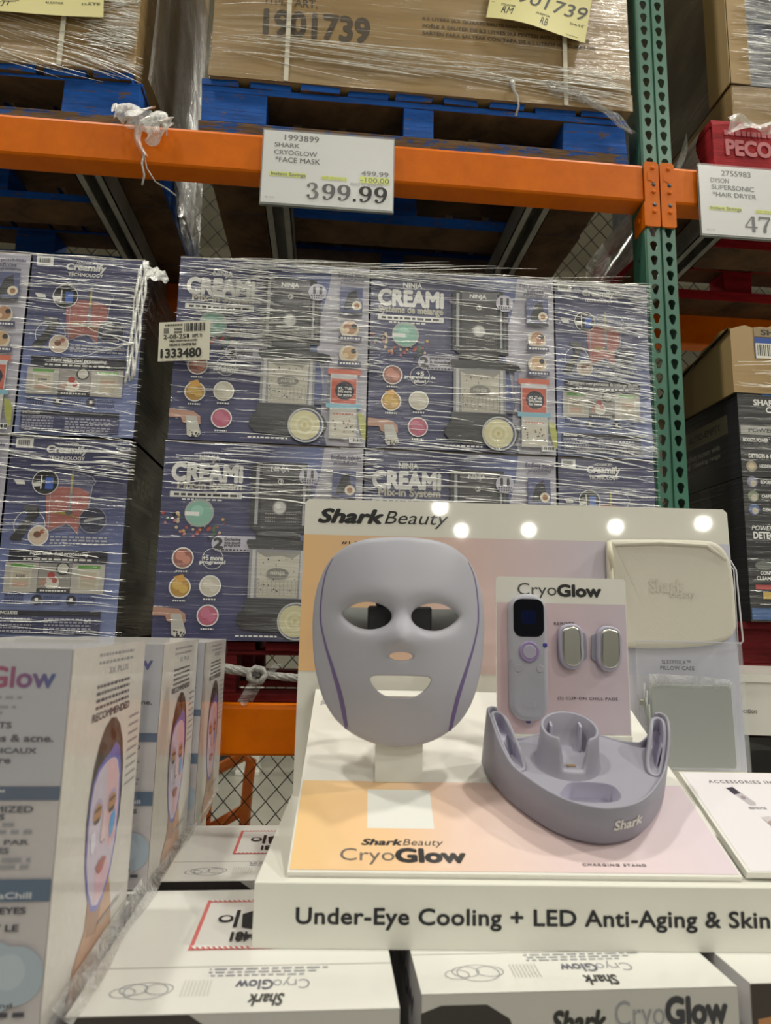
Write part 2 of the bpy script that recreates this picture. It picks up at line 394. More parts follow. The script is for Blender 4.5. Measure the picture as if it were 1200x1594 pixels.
supbar(1.113, 'steel channel bar running back behind the hanging 479 price sign')

def pallet(label, x0, x1, y0, z0, h, paint, raw, blocks, depth=.84, ntop=9, openz=(.034, .120), pad=.0, chipend=True):
    o = thing('wooden_pallet', label, 'pallet', T(((x0+x1)/2, y0, z0)))
    y1 = y0+depth; mats = [paint, raw]
    zb, zo0, zo1, zt = z0, z0+openz[0], z0+openz[1], z0+h
    rg = random.Random(int(x0*100))
    def jb(mb, lo, hi, b=None):                                       # a board with slightly worn, uneven ends
        j = lambda: rg.uniform(-.003, .003)
        (a, c, d), (e, f, g) = lo, hi
        p = [(a+j(), c+j(), d), (e+j(), c+j(), d), (e+j(), f, d), (a+j(), f, d), (a+j(), c+j(), g), (e+j(), c+j(), g), (e+j(), f, g), (a+j(), f, g)]
        i = len(mb.m); mb.add(p, [(3, 2, 1, 0), (4, 5, 6, 7), (0, 1, 5, 4), (1, 2, 6, 5), (2, 3, 7, 6), (3, 0, 4, 7)])
        if b is not None: mb.m[i] = b
        return mb
    bw = depth*.16
    for k, yy in enumerate((y0, y0+depth/2-bw/2, y1-bw)):
        jb(MB(), (x0, yy, zb), (x1, yy+bw, zo0), 1).build('bottom_board', [WORNB if paint is BLUEW and k == 0 else paint, raw], o, world=True, bevel=.002)
    for a, b in (blocks[0], blocks[-1]):
        jb(MB(), (a+.002, y0+bw+.002, zb+.001), (min(b, a+.15) if a == x0 else b-.002, y1-bw-.002, zo0), 1).build('bottom_board', mats, o, world=True)
    for yy in (y0+.004, y0+depth/2-.05, y1-.104):
        for a, b in blocks:
            jb(MB(), (a+.003, yy, zo0), (b-.003, yy+.1, zo1)).build('block', mats, o, world=True, bevel=.002)
        jb(MB(), (x0, yy, zo1), (x1, yy+.1, zt-.018), 1).build('stringer_board', mats, o, world=True, bevel=.002)
    n = ntop; step = (x1-x0)/n
    for k in range(n):
        a = x0+k*step; jb(MB(), (a, y0+rg.uniform(-.006, .004), zt-.018), (a+step*rg.uniform(.72, .88), y1, zt), 1).build('deck_board', mats, o, world=True)
    return o
pallet('blue painted pallet at upper left, above the dark gap', -1.62, -.515, 1.612, 2.783, .145, BLUEW, RAWW, [(-1.62, -1.45), (-1.14, -1.0), (-.715, -.515)], openz=(.025, .118))
pallet('worn blue pallet with two fork openings above the 399.99 price sign', -.365, .779, 1.612, 2.783, .155, BLUEW, RAWW, [(-.365, -.194), (.163, .251), (.598, .779)])
pr = pallet('red pallet with white stencilled letters on the right-hand beam', 1.02, 2.1, 1.612, 2.783, .16, REDW, RAWW, [(1.02, 1.2), (1.5, 1.62), (1.92, 2.1)], openz=(.04, .14))
mb = MB(); cv = Cv(mb, (1.03, 1.61, 2.925), X, Z, .42, .11, lift=.004)
mb.box((1.022, 1.608, 2.80), (1.5, 1.612, 2.925), m=1)
cv.t('PECO', .07, .38, .40, .80, S(198, 108, 114), b=.05)
cv.dash(.06, .40, .12, .14, S(190, 96, 104), 3)
mb.build('stencilled_board', [PRINT, REDW], pr, world=True)
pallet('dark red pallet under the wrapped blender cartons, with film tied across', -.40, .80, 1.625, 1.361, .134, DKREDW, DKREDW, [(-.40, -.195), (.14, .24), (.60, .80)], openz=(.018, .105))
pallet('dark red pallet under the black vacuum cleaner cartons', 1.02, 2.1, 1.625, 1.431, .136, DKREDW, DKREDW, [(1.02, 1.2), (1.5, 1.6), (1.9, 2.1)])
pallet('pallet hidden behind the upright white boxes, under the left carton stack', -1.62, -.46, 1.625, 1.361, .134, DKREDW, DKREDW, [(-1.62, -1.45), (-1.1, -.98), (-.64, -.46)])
beam('low orange beam under the dark pallet at right, behind the display', .899, 3.4, 1.32, 1.431)

# ------------------------------------------------------------------ big brown cartons on the top level
KR = NT('brown_corrugated_board').set(Roughness=.6, Specular_IOR_Level=.3)
_n = KR.noise(KR.coords((1, 1, 8)), 4, 4); _r = KR.ramp(_n, ((.3, S(136, 110, 70)), (.7, S(158, 130, 84)))); KR.l(_r, 'Color', KR.b, 'Base Color')
_c = KR.noise(KR.coords((2.2, 2.2, 60), (R(2), R(-8), R(0))), 1.6, 4, .65, .6); KR.bump(_c, 'Fac', 1.0, .0055, inp='Coat Normal')
_m = KR.ramp(KR.noise(KR.coords((3, 3, 5)), 1.4, 2), ((.38, (.05,)*3), (.68, (1,)*3))); KR.l(_m, 'Color', KR.b, 'Coat Weight'); KR.set(Coat_Roughness=.2, Coat_IOR=1.8)
KRAFT = KR.m
KPLAIN = plain('plain_kraft_board', S(168, 140, 96), .7)
def brown_carton(label, lo, hi, decal=None, straps=(), split=None):
    o = thing('brown_carton', label, 'carton', T((lo[0], lo[1], lo[2])))
    mb = MB().box(lo, hi)
    if decal: decal(mb, lo, hi)
    mb.build('carton_body', [KRAFT, PRINT], o, world=True, bevel=.004)
    fl = MB().box((lo[0]-.003, lo[1]-.004, lo[2]+.0), (hi[0]+.003, lo[1]-.001, lo[2]+.05)); fl.build('tray_lip', KRAFT, o, world=True)
    for s in straps:
        MB().box((s-.006, lo[1]-.0065, lo[2]+.0005), (s+.006, lo[1]-.005, hi[2])).build('strap', plain('white_strap', S(214, 208, 190), .35) if 'white_strap' not in bpy.data.materials else bpy.data.materials['white_strap'], o, world=True)
    return o
def right_art(mb, lo, hi):
    cv = Cv(mb, (lo[0], lo[1], 3.30), X, Z, 1.135, .37, m=1); c = S(70, 56, 38)
    cv.t('ITM. / ART.', .118, .238, .285, .352, c, b=.02); cv.t('1901739', .117, .362, .40, .60, c, b=.04)
    cv.t('6.2 LITERS (6.5 QUART) SAUTÉ PAN WITH LID', .49, .79, .33, .366, c, b=.02)
    cv.t('POÊLE À SAUTER DE 6,2 LITRES (6,5 PINTES) AVEC COUVERCLE', .49, .90, .39, .432, c, b=.02)
    cv.t('SARTÉN PARA SALTEAR CON TAPA DE 6.2 LITROS (6.5 CUARTOS)', .49, .915, .448, .492, c, b=.02)
    cv.t('CONTENTS', .28, .40, .10, .16, c, b=.02)
    cv.rect(0, .86, 1, .868, S(140, 114, 74))
brown_carton('large brown carton printed 1901739 strapped on the blue pallet', (-.345, 1.605, 2.938), (.79, 2.42, 4.1), right_art, (-.148, .605))
brown_carton('brown carton at upper left wrapped in shiny film, yellow note on it', (-1.6, 1.605, 2.928), (-.535, 2.40, 4.1), None, (-.72,))
brown_carton('low tan carton on the red pallet at upper right', (1.094, 1.62, 2.944), (2.1, 2.42, 3.07), None, ())
o = thing('black_carton', 'black carton with tan corner post, wrapped, at top right', 'carton', T((1.094, 1.62, 3.071)))
mb = MB().box((1.094, 1.62, 3.071), (2.1, 2.42, 4.1), c=S(26, 27, 34))
cv = Cv(mb, (1.094, 1.62, 4.1), X, Z, 1.0, 1.03); cv.rect(0, 0, 1, 1, S(96, 98, 106)); cv.rect(.0, .62, .06, .9, S(150, 140, 110)); cv.rect(.1, .55, .4, .6, S(30, 40, 70)); cv.rect(.08, .80, .5, .84, S(40, 50, 84))
mb.build('carton_body', [WRAP], o, world=True)
mb = MB().box((1.090, 1.616, 3.071), (1.15, 1.6195, 4.0)); mb.box((1.088, 1.616, 3.071), (1.0925, 1.72, 4.0)); mb.build('corner_post', KPLAIN, o, world=True)

# yellow stock notes
def note(label, p, rz, w, h, lines, curl):
    mb = MB(); M = T(p) @ Matrix.Rotation(rz, 4, 'Y')
    def fn(a, b): return (a*w, -.004-.014*curl*(1-b)**2*math.sin(a*2.6+.3), -h*(1-b)+.004*math.sin(a*6))
    mb.grid(fn, 14, 10, m=0, smooth=True)
    mb2 = MB(); cv = Cv(mb2, (0, -.0045-.012*curl, 0), X, Z, w, h, m=1, lift=.001)
    lines(cv)
    for i, v in enumerate(mb2.v):                                    # the ink follows the curl of the paper
        a, b = v[0]/w, 1+v[2]/h; mb2.v[i] = (v[0], fn(a, b)[1]-.0006, v[2]+.004*math.sin(a*6))
    mb.add(mb2.v, [], 0); off = len(mb.v)-len(mb2.v)
    for f, c in zip(mb2.f, mb2.c): mb.f.append(tuple(off+i for i in f)); mb.m.append(1); mb.c.append(c); mb.s.append(False)
    o = mb.build('stock_note', [plain('yellow_paper', S(222, 213, 148), .6) if 'yellow_paper' not in bpy.data.materials else bpy.data.materials['yellow_paper'], PRINT], None, M)
    return tag(o, label, 'note', 'yellow stock notes taped to brown cartons')
G5 = S(60, 60, 48)
def n_right(cv):
    cv.t('1901739', .18, .98, .38, .62, INK, shear=.2); cv.line([(.02, .70), (.98, .70)], .0008, G5)
    for s_, a in (('COUNTER', .12), ('AUDITOR', .47), ('DATE', .82)): cv.t(s_, a, a+.14, .71, .745, G5, b=.01)
    cv.t('RM', .13, .25, .76, .88, INK, shear=.3); cv.t('RB', .52, .60, .78, .92, INK, shear=.3); cv.dash(.80, .92, .94, .012, G5, 3)
def n_left(cv):
    cv.t('1901739', .30, .99, .38, .68, INK, shear=.2); cv.line([(.02, .74), (.98, .74)], .0008, G5)
    for s_, a in (('COUNTER', .44), ('AUDITOR', .68), ('DATE', .88)): cv.t(s_, a, a+.10, .75, .785, G5, b=.01)
    cv.t('JT', .44, .50, .80, .90, INK, shear=.2); cv.line([(.42, .85), (.45, .80), (.52, .80)], .0012, INK)
note('yellow handwritten note hanging on the carton printed 1901739', (.415, 1.598, 3.36), R(10), .28, .185, n_right, 1)
note('yellow handwritten note on the film-wrapped carton at upper left', (-1.08, 1.598, 3.205), R(-4), .45, .165, n_left, .5)

# heavy book-face numerals, drawn as strokes that swell and thin
NUM = {'9': [[(.5+.30*math.cos(a), .32+.25*math.sin(a), .10+.16*abs(math.cos(a))**1.5) for a in [i*math.pi/14 for i in range(29)]], [(.80, .32, .24), (.80, .48, .24), (.76, .66, .20), (.66, .82, .13), (.48, .93, .08), (.28, .95, .07), (.20, .90, .10)], [(.22, .84, .20), (.24, .86, .20)]],
       '3': [[(.16, .20, .18), (.20, .22, .18)], [(.14, .16, .08), (.26, .08, .08), (.46, .05, .10), (.62, .12, .20), (.66, .25, .23), (.58, .38, .16), (.40, .46, .07)], [(.40, .46, .07), (.62, .52, .15), (.74, .66, .24), (.70, .82, .22), (.52, .94, .11), (.30, .95, .08), (.15, .86, .08)], [(.16, .80, .18), (.20, .79, .18)]],
       '4': [[(.60, .03, .09), (.06, .66, .09)], [(.06, .69, .11), (.94, .69, .11)], [(.66, .04, .22), (.66, .97, .22)]],
       '7': [[(.10, .08, .17), (.92, .08, .17)], [(.11, .02, .08), (.08, .26, .07)], [(.90, .10, .09), (.66, .38, .16), (.50, .66, .22), (.46, .97, .24)]],
       '.': [[(.2, .89, .22), (.21, .89, .22)]]}
def serif(cv, txt, u0, u1, v0, v1, c):
    wd = {'.': .42}; tot = sum(wd.get(ch, 1) for ch in txt); cw = (u1-u0)/tot; x = u0; k = (v1-v0)*cv.H/(cw*cv.W)
    for ch in txt:
        for st in NUM[ch]:
            pts = []
            for (a, b, w), (d, e, f) in zip(st, st[1:]): pts += [(a+(d-a)*i/6, b+(e-b)*i/6, w+(f-w)*i/6) for i in range(6)]
            pts.append(st[-1])
            for a, b, w in pts:
                pass
            L_, R_ = [], []
            for i, (a, b, w) in enumerate(pts):
                p, q = pts[max(0, i-1)], pts[min(len(pts)-1, i+1)]; tx, ty = (q[0]-p[0]), (q[1]-p[1])*k; l = math.hypot(tx, ty) or 1; nx_, ny_ = -ty/l, tx/l
                L_.append((a+nx_*w/2, b+ny_*w/2/k)); R_.append((a-nx_*w/2, b-ny_*w/2/k))
            cv.z += 2e-5
            P_ = lambda p: cv.P(x+p[0]*cw, v0+p[1]*(v1-v0))
            for i in range(len(pts)-1):
                cv.z += 1e-6; q = [P_(L_[i]), P_(L_[i+1]), P_(R_[i+1]), P_(R_[i])]
                cv.mb.face(q if (q[1]-q[0]).cross(q[2]-q[0]).dot(cv.n) > 0 else q[::-1], cv.m, c)
            if ch in '93.' :
                for a, b, w in (st[0], st[-1]): cv.ell(x+a*cw, v0+b*(v1-v0), w/2*cw, c, n=14)
        x += wd.get(ch, 1)*cw
# price signs in clear holders
YEL = S(226, 236, 60); GR = S(44, 42, 42)
def sign(label, x0, art, w=.332):
    o = thing('price_sign', label, 'price sign', T((x0, 1.586, 2.782)))
    mb = MB().box((0, .0, -.2), (w, .003, 0), c=S(230, 230, 231)); cv = Cv(mb, (0, 0, 0), X, Z, w, .2); art(cv); mb.build('card', [PRINT], o)
    MB().box((-.003, -.0025, -.205), (w+.003, -.0015, .004)).build('clear_sleeve', CLEARF, o)
    MB().box((-.003, .004, -.206), (w+.003, .006, .004)).box((-.003, -.0025, -.2075), (w+.003, .006, -.205)).build('sleeve_back', plain('grey_sleeve', S(120, 124, 122), .3) if 'grey_sleeve' not in bpy.data.materials else bpy.data.materials['grey_sleeve'], o)
    return o
def s_main(cv):
    cv.t('1993899', .16, .42, .045, .125, GR, bx=.012); cv.t('SHARK', .085, .275, .165, .225, GR, bx=.012); cv.t('CRYOGLOW', .085, .41, .265, .33, GR, bx=.012); cv.t('*FACE MASK', .095, .435, .36, .435, GR, bx=.012)
    cv.rect(.06, .575, .335, .635, YEL); cv.t('Instant Savings', .07, .33, .578, .638, GR, b=.02)
    cv.rect(.45, .587, .645, .635, YEL); cv.t('EXP: 2026-02-15', .46, .64, .597, .627, S(120, 120, 60))
    cv.t('499.99', .755, .965, .475, .54, GR, b=.006); cv.rect(.745, .555, .975, .645, YEL); cv.t('-100.00', .75, .97, .565, .635, GR, b=.006)
    cv.t('PRICE AT REGISTER', .675, .925, .655, .69, S(120, 118, 116)); serif(cv, '399.99', .335, .965, .69, .925, GR); cv.t('W 1/19', .03, .10, .93, .955, S(130, 130, 130))
def s_right(cv):
    cv.t('2755983', .19, .44, .055, .135, GR, bx=.012); cv.t('DYSON', .095, .25, .175, .245, GR, bx=.012); cv.t('SUPERSONIC', .10, .46, .275, .345, GR, bx=.012); cv.t('*HAIR DRYER', .105, .475, .38, .45, GR, bx=.012)
    cv.rect(.07, .595, .345, .65, YEL); cv.t('Instant Savings', .08, .34, .595, .655, GR, b=.02); cv.rect(.46, .605, .66, .65, YEL); cv.t('EXP: 2026-02-15', .47, .65, .612, .643, S(120, 120, 60))
    serif(cv, '479.99', .36, .985, .70, .94, GR); cv.t('W 1/19', .035, .10, .935, .96, S(130, 130, 130))
sign('white price sign reading 399.99 hanging from the orange beam', -.195, s_main)
sign('white price sign reading 479 hanging from the right-hand beam', .963, s_right)

# ------------------------------------------------------------------ blender cartons: printed fronts and ends
NAVY, NAVY2, BLUE = K(60, 62, 104), K(70, 74, 118), K(100, 112, 164)
LAV, DKG, MDG = K(176, 174, 192), K(52, 52, 58), K(88, 88, 94)
WT = K(198, 197, 194, .62); CRM = K(190, 186, 160); CORAL = K(198, 96, 72); SKY = K(110, 168, 192); MINT = K(120, 172, 158); SKIN = K(176, 130, 112)
def front_art(cv, fr=False):
    c = cv
    c.grad(0, 0, 1, 1, ((0, NAVY), (.5, NAVY), (.72, BLUE), (1, BLUE))); c.grad(0, .78, 1, 1, ((0, NAVY), (1, NAVY2)))
    wave = [(.80, 0), (1, 0), (1, 1), (.80, 1), (.765, .86), (.77, .7), (.76, .6), (.735, .50), (.728, .42), (.735, .34), (.76, .24), (.785, .13)]
    c.poly(wave, LAV)
    c.t('NINJA', .175, .275, .07, .108, WT, b=.035); c.t('CREAMi', .045, .39, .118, .205, WT, b=.055)
    c.t('Système de mélange' if fr else 'Mix-in System', .045 if fr else .075, .39, .208, .258, K(176, 172, 160), b=.04)
    c.rect(.04, .262, .395, .292, WT); c.dash(.06, .38, .271, .012, DKG, 3); c.dash(.1, .3, .298, .008, WT, 4)
    rg = random.Random(5)                                            # scattered toppings
    for i in range(46):
        a = rg.uniform(.1, 3.2); r = rg.uniform(.08, .155); u = .19+r*1.15*math.cos(a); v = .37+r*.75*abs(math.sin(a))+rg.uniform(0, .02)
        c.ell(u, v, rg.uniform(.004, .010), rg.choice([K(170, 60, 50), K(196, 150, 60), K(60, 100, 60), K(30, 28, 30), K(190, 170, 140), K(180, 110, 120)]), n=7)
    c.ell(.19, .37, .072, K(150, 160, 158), n=30); c.ell(.19, .372, .062, MINT, n=30); c.ell(.18, .36, .03, K(138, 190, 176)); c.rect(.12, .365, .19, .385, WT)
    c.rect(.30, .482, .48, .562, LAV); c.ell(.30, .522, .041, LAV)
    c.t('2', .272, .312, .495, .545, DKG, b=.05)
    for k, s_ in enumerate(('programmes' if fr else 'Exclusive', 'à touche' if fr else 'one-touch', 'unique exclusifs' if fr else 'programs')): c.t(s_, .322, .40 if not fr else .43, .492+.017*k, .506+.017*k, DKG, b=.03)
    c.dash(.285, .44, .55, .006, DKG, 5)
    def bowl(u, v, inner, hi): c.ell(u, v, .053, WT, n=26); c.ell(u, v, .047, inner, n=26); c.ell(u-.012, v-.012, .024, hi, n=16); c.ell(u+.017, v+.008, .021, hi, n=16); c.dash(u-.03, u+.03, v+.062, .008, WT, 6)
    bowl(.125, .60, K(150, 92, 82), K(196, 128, 112)); bowl(.12, .745, K(178, 132, 30), K(204, 164, 60)); c.poly([(.085, .695), (.13, .68), (.15, .71), (.12, .72)], K(206, 150, 40))
    bowl(.265, .735, K(190, 184, 168), K(200, 196, 184)); bowl(.262, .88, K(182, 84, 116), K(196, 104, 136))
    c.ring(.27, .60, .052, .0025, WT)
    if fr: L3 = (('+5', .25, .29, .575), ('programmes de', .19, .35, .597), ('plus!', .24, .30, .621))
    else: L3 = (('+5 more', .222, .318, .585), ('programs!', .208, .332, .608))
    for s_, a, b_, v in L3: c.t(s_, a, b_, v, v+.022, WT, b=.05)
    # hand tipping a tub
    c.poly([(.0, .84), (.05, .845), (.12, .85), (.155, .875), (.16, .915), (.145, .92), (.135, .885), (.10, .89), (.085, .915), (.07, .91), (.06, .885), (0, .885)], SKIN)
    c.poly([(.085, .875), (.135, .875), (.165, .965), (.15, .985), (.11, .985), (.095, .975)], K(180, 178, 172)); c.poly([(.10, .95), (.15, .945), (.162, .97), (.145, .985), (.11, .982)], K(196, 192, 182))
    for i in range(9): c.ell(.105+rg.random()*.05, .952+rg.random()*.03, .005, DKG, n=6)
    # the machine
    MB_ = K(44, 44, 50); GL = K(150, 152, 160); BODY = K(96, 96, 104)
    c.rect(.70, .12, .745, .46, MB_); c.rect(.705, .15, .73, .44, K(70, 74, 92)); c.rect(.44, .11, .462, .44, MB_)
    c.poly([(.455, .095), (.72, .095), (.725, .44), (.70, .46), (.47, .46), (.452, .44)], MB_); c.rect(.462, .115, .478, .42, GL); c.rect(.70, .115, .712, .42, GL)
    c.rect(.492, .105, .685, .16, BODY); c.rect(.492, .165, .685, .445, K(60, 60, 66))
    c.t('NINJA', .535, .625, .118, .148, WT, b=.03); c.ring(.585, .195, .014, .003, WT, 16); c.t('3', .578, .592, .185, .206, WT)
    c.ell(.585, .33, .036, K(128, 128, 130)); c.ell(.585, .33, .030, K(190, 190, 190)); c.ell(.578, .324, .014, K(214, 214, 212))
    for u_ in (.515, .62): 
        for k in range(3): c.dash(u_, u_+.05, .36+.02*k, .006, K(130, 130, 132), 9+k)
    c.rect(.475, .455, .695, .50, K(34, 34, 38)); c.ell(.585, .465, .10, MDG, ry=.012)
    c.poly([(.435, .497), (.735, .497), (.745, .515), (.735, .545), (.445, .545), (.43, .515)], K(66, 66, 70))
    c.poly([(.735, .50), (.80, .51), (.815, .545), (.79, .54), (.78, .56), (.735, .555)], MB_); c.rect(.775, .55, .80, .77, K(118, 120, 150)); c.rect(.73, .765, .80, .785, K(100, 102, 120))
    c.rect(.448, .545, .728, .80, K(136, 136, 142)); c.rect(.462, .548, .478, .795, K(180, 180, 184)); c.rect(.70, .548, .715, .795, K(180, 180, 184))
    c.poly([(.485, .56), (.695, .56), (.688, .785), (.492, .785)], K(182, 178, 166)); c.poly([(.485, .56), (.53, .585), (.60, .575), (.66, .59), (.695, .565), (.695, .56)], K(140, 138, 130))
    for i in range(40): c.ell(.495+rg.random()*.185, .59+rg.random()*.19, .0022+rg.random()*.002, DKG, n=5)
    c.ell(.59, .665, .055, K(120, 118, 112), ry=.028); c.t('ninja', .555, .625, .652, .678, K(180, 178, 168), b=.03)
    for k in range(10): c.rect(.50+k*.02, .70, .504+k*.02, .775, K(160, 156, 146))
    base = [(.44, .79), (.735, .79), (.745, .83), (.78, .85), (.80, .89), (.79, .93), (.70, .955), (.55, .955), (.43, .945), (.40, .91), (.405, .87), (.432, .845)]
    c.poly(base, K(42, 42, 48)); c.poly([(.44, .79), (.735, .79), (.742, .85), (.60, .865), (.437, .85)], K(62, 62, 68))
    # round callout, texts, photo tiles
    c.ell(.725, .165, .048, LAV, n=30); c.t('11', .705, .745, .135, .172, DKG, b=.06); c.dash(.69, .76, .18, .008, DKG, 2); c.dash(.695, .755, .193, .008, DKG, 7)
    if fr:
        for k, s_ in enumerate(('Des possibilités', 'infinies', "d'ingrédients")): c.t(s_, (.81, .85, .825)[k], (.985, .94, .965)[k], .045+.026*k, .066+.026*k, K(70, 70, 96), b=.03)
    else:
        for k, s_ in enumerate(('Endless mix-in', 'possibilities')): c.t(s_, (.835, .85)[k], (.985, .97)[k], .045+.03*k, .068+.03*k, K(70, 70, 96), b=.03)
    c.rect(.845, .125, .965, .285, K(82, 88, 128)); c.poly([(.865, .235), (.89, .16), (.93, .135), (.94, .20), (.90, .25), (.87, .255)], DKG); c.ell(.935, .228, .026, K(206, 196, 176)); c.ell(.935, .228, .014, K(150, 100, 60)); c.rect(.845, .268, .965, .285, DKG)
    for v0, cc in ((.315, K(168, 120, 90)), (.455, K(184, 150, 108))):
        c.ell(.90, v0+.05, .05, K(196, 186, 168)); c.ell(.905, v0+.04, .036, cc); c.ell(.925, v0+.03, .014, DKG); c.ell(.885, v0+.055, .014, K(206, 176, 140)); c.rect(.845, v0+.085, .965, v0+.115, K(74, 74, 104)); c.dash(.855, .955, v0+.094, .010, WT, 8)
    c.rect(.795, .588, .965, .618, CORAL); c.rect(.81, .615, .95, .78, K(184, 184, 190)); c.rect(.815, .64, .945, .775, K(186, 78, 56)); c.ell(.885, .705, .05, K(40, 40, 56)); 
    for k, s_ in enumerate(('XL Tub', '50% more', 'for more')): c.t(s_, .85, .92, .685+.018*k, .699+.018*k, WT, b=.03)
    c.rect(.79, .775, .97, .80, SKY); c.rect(.81, .80, .95, .965, K(176, 176, 172)); c.rect(.82, .84, .94, .955, K(188, 184, 170)); c.dash(.83, .93, .828, .008, CORAL, 3)
    for i in range(16): c.ell(.825+rg.random()*.11, .86+rg.random()*.09, .005, rg.choice([K(160, 120, 60), DKG, K(170, 80, 80)]), n=5)
    c.poly([(.955, .82), (.985, .83), (1, .88), (1, .97), (.985, .965), (.965, .90)], K(158, 164, 52))
    c.ell(.69, .90, .092, K(176, 178, 180), n=36); c.ell(.69, .90, .084, K(70, 74, 110), n=36); c.ell(.685, .90, .078, K(196, 190, 146), n=36)
    for r_, q in ((.05, K(206, 200, 160)), (.036, K(190, 184, 138)), (.022, K(204, 196, 150)), (.01, K(180, 170, 110))): c.ell(.685, .90, r_, q)
    c.rect(.915, .955, .985, .985, WT)
    for k in range(9): c.rect(.92+.007*k, .96, .9225+.007*k+.002*(k % 3), .978, INK)
    c.dash(.40, .60, .972, .008, WT, 8)
def end_art(cv, fr=False):
    c = cv; rg = random.Random(3)
    c.grad(0, 0, 1, 1, ((0, NAVY), (.30, NAVY), (.62, BLUE), (1, K(112, 126, 176))), True)
    c.rect(.035, .012, .18, .062, WT)
    for k in range(12): c.rect(.05+.0085*k, .022, .0535+.0085*k+.003*(k % 2), .05, INK)
    c.t('ADVANCED', .38, .56, .028, .042, WT, b=.03); c.t('Creamify', .30, .64, .045, .092, WT, b=.05, shear=.1); c.t('TECHNOLOGY', .32, .62, .098, .116, WT, b=.03)
    gl = K(150, 152, 168)
    c.poly([(.36, .20), (.40, .185), (.55, .18), (.68, .20), (.72, .225), (.70, .25), (.685, .36), (.62, .40), (.63, .44), (.64, .49), (.55, .445), (.50, .475), (.38, .485)], K(86, 88, 124))
    c.poly([(.33, .29), (.37, .265), (.46, .252), (.60, .258), (.685, .28), (.69, .36), (.63, .42), (.62, .49), (.56, .455), (.52, .442), (.47, .455), (.365, .48), (.345, .40)], K(164, 92, 88))
    for k in range(14): 
        u, v = .38+rg.random()*.28, .285+rg.random()*.10; c.line([(u, v), (u+.05, v+.008*rg.choice((-1, 1)))], .0012, K(192, 118, 112))
    c.line([(.365, .29), (.375, .485), (.47, .455), (.52, .442), (.56, .455), (.625, .495)], .0018, gl); c.line([(.45, .195), (.58, .18), (.70, .20), (.735, .225), (.71, .245), (.69, .36)], .0022, gl)
    c.rect(.525, .17, .548, .39, K(128, 130, 140)); c.rect(.528, .19, .54, .285, K(176, 158, 40)); c.poly([(.40, .375), (.52, .385), (.56, .395), (.63, .42), (.55, .402), (.42, .392)], K(150, 130, 50)); c.ell(.53, .385, .03, MDG, ry=.02)
    c.ell(.315, .235, .11, WT, n=34); c.ell(.315, .235, .104, K(30, 30, 36), n=34); c.rect(.275, .20, .285, .27, WT); c.rect(.315, .21, .38, .27, K(52, 96, 190)); c.poly([(.05, .225), (.14, .23), (.15, .25), (.08, .25)], WT); c.poly([(.20, .24), (.27, .235), (.28, .255), (.22, .26)], WT)
    c.ell(.735, .42, .115, K(130, 132, 150), n=34); c.ell(.735, .42, .109, K(48, 50, 76), n=34); c.ell(.73, .41, .035, DKG, ry=.02); c.poly([(.66, .42), (.82, .40), (.83, .41), (.67, .432)], K(150, 150, 156))
    c.ring(.22, .455, .13, .005, WT, 30); c.poly([(.17, .36), (.27, .36), (.30, .39), (.25, .43), (.16, .535), (.07, .53), (.08, .51), (.20, .41)], DKG); c.rect(.155, .355, .27, .38, MDG)
    c.ell(.30, .505, .085, WT, n=30); c.ell(.30, .505, .077, K(196, 176, 158), n=30); c.ell(.29, .50, .03, K(120, 80, 60)); c.ell(.33, .485, .02, K(160, 80, 60))
    for k in range(3): c.dash(.40, .87, .505+.016*k, .008, K(170, 170, 180), k)
    c.rect(.08, .575, .885, .635, K(42, 42, 56)); c.t('Maintenant avec processus de mélange double' if fr else 'Now with dual processing', .12 if fr else .25, .86 if fr else .72, .584, .606, WT, b=.03); c.dash(.2, .76, .617, .009, WT, 5)
    c.rect(.06, .64, .33, .785, K(170, 166, 160)); c.rect(.333, .64, .60, .785, K(146, 142, 140)); c.rect(.603, .64, .875, .785, K(176, 172, 166))
    for u in (.195, .745):
        c.rect(u-.085, .66, u+.085, .765, K(186, 182, 172)); c.rect(u-.065, .68, u+.065, .76, K(180, 170, 150)); c.rect(u-.09, .648, u+.09, .664, K(84, 150, 50)); c.dash(u-.04, u+.04, .70, .012, MDG, 4); c.rect(u-.06, .735 if u < .5 else .70, u+.06, .755 if u < .5 else .712, K(190, 150, 134))
    c.ell(.45, .735, .06, K(206, 202, 194)); c.ell(.44, .70, .03, K(170, 60, 60)); c.ell(.47, .725, .022, K(178, 70, 64)); c.ell(.53, .665, .055, DKG); c.ell(.53, .665, .044, K(190, 188, 180)); c.poly([(.35, .73), (.39, .71), (.41, .735), (.36, .76)], SKIN)
    c.rect(.335, .765, .60, .785, DKG); c.dash(.36, .57, .771, .008, WT, 9)
    for k in range(3): c.dash(.08, .23, .795+.018*k, .010, K(56, 64, 104), 11+k)
    for u in (.34, .62):
        c.ell(u, .82, .042, K(44, 46, 66)); c.rect(u-.012, .81, u+.012, .825, WT)
        for k in range(3): c.dash(u+.055, u+.2, .803+.016*k, .008, K(60, 68, 110), k+int(u*10))
    c.rect(.045, .872, .87, .985, K(58, 60, 98)); c.rect(.045, .872, .87, .898, K(38, 38, 54)); c.t('INCLUDES', .06, .20, .878, .892, WT, b=.03)
    for k in range(5):
        c.dash(.06, .32, .908+.015*k, .008, K(150, 150, 170), k); c.dash(.42, .80, .908+.015*k, .008, K(150, 150, 170), k+20)
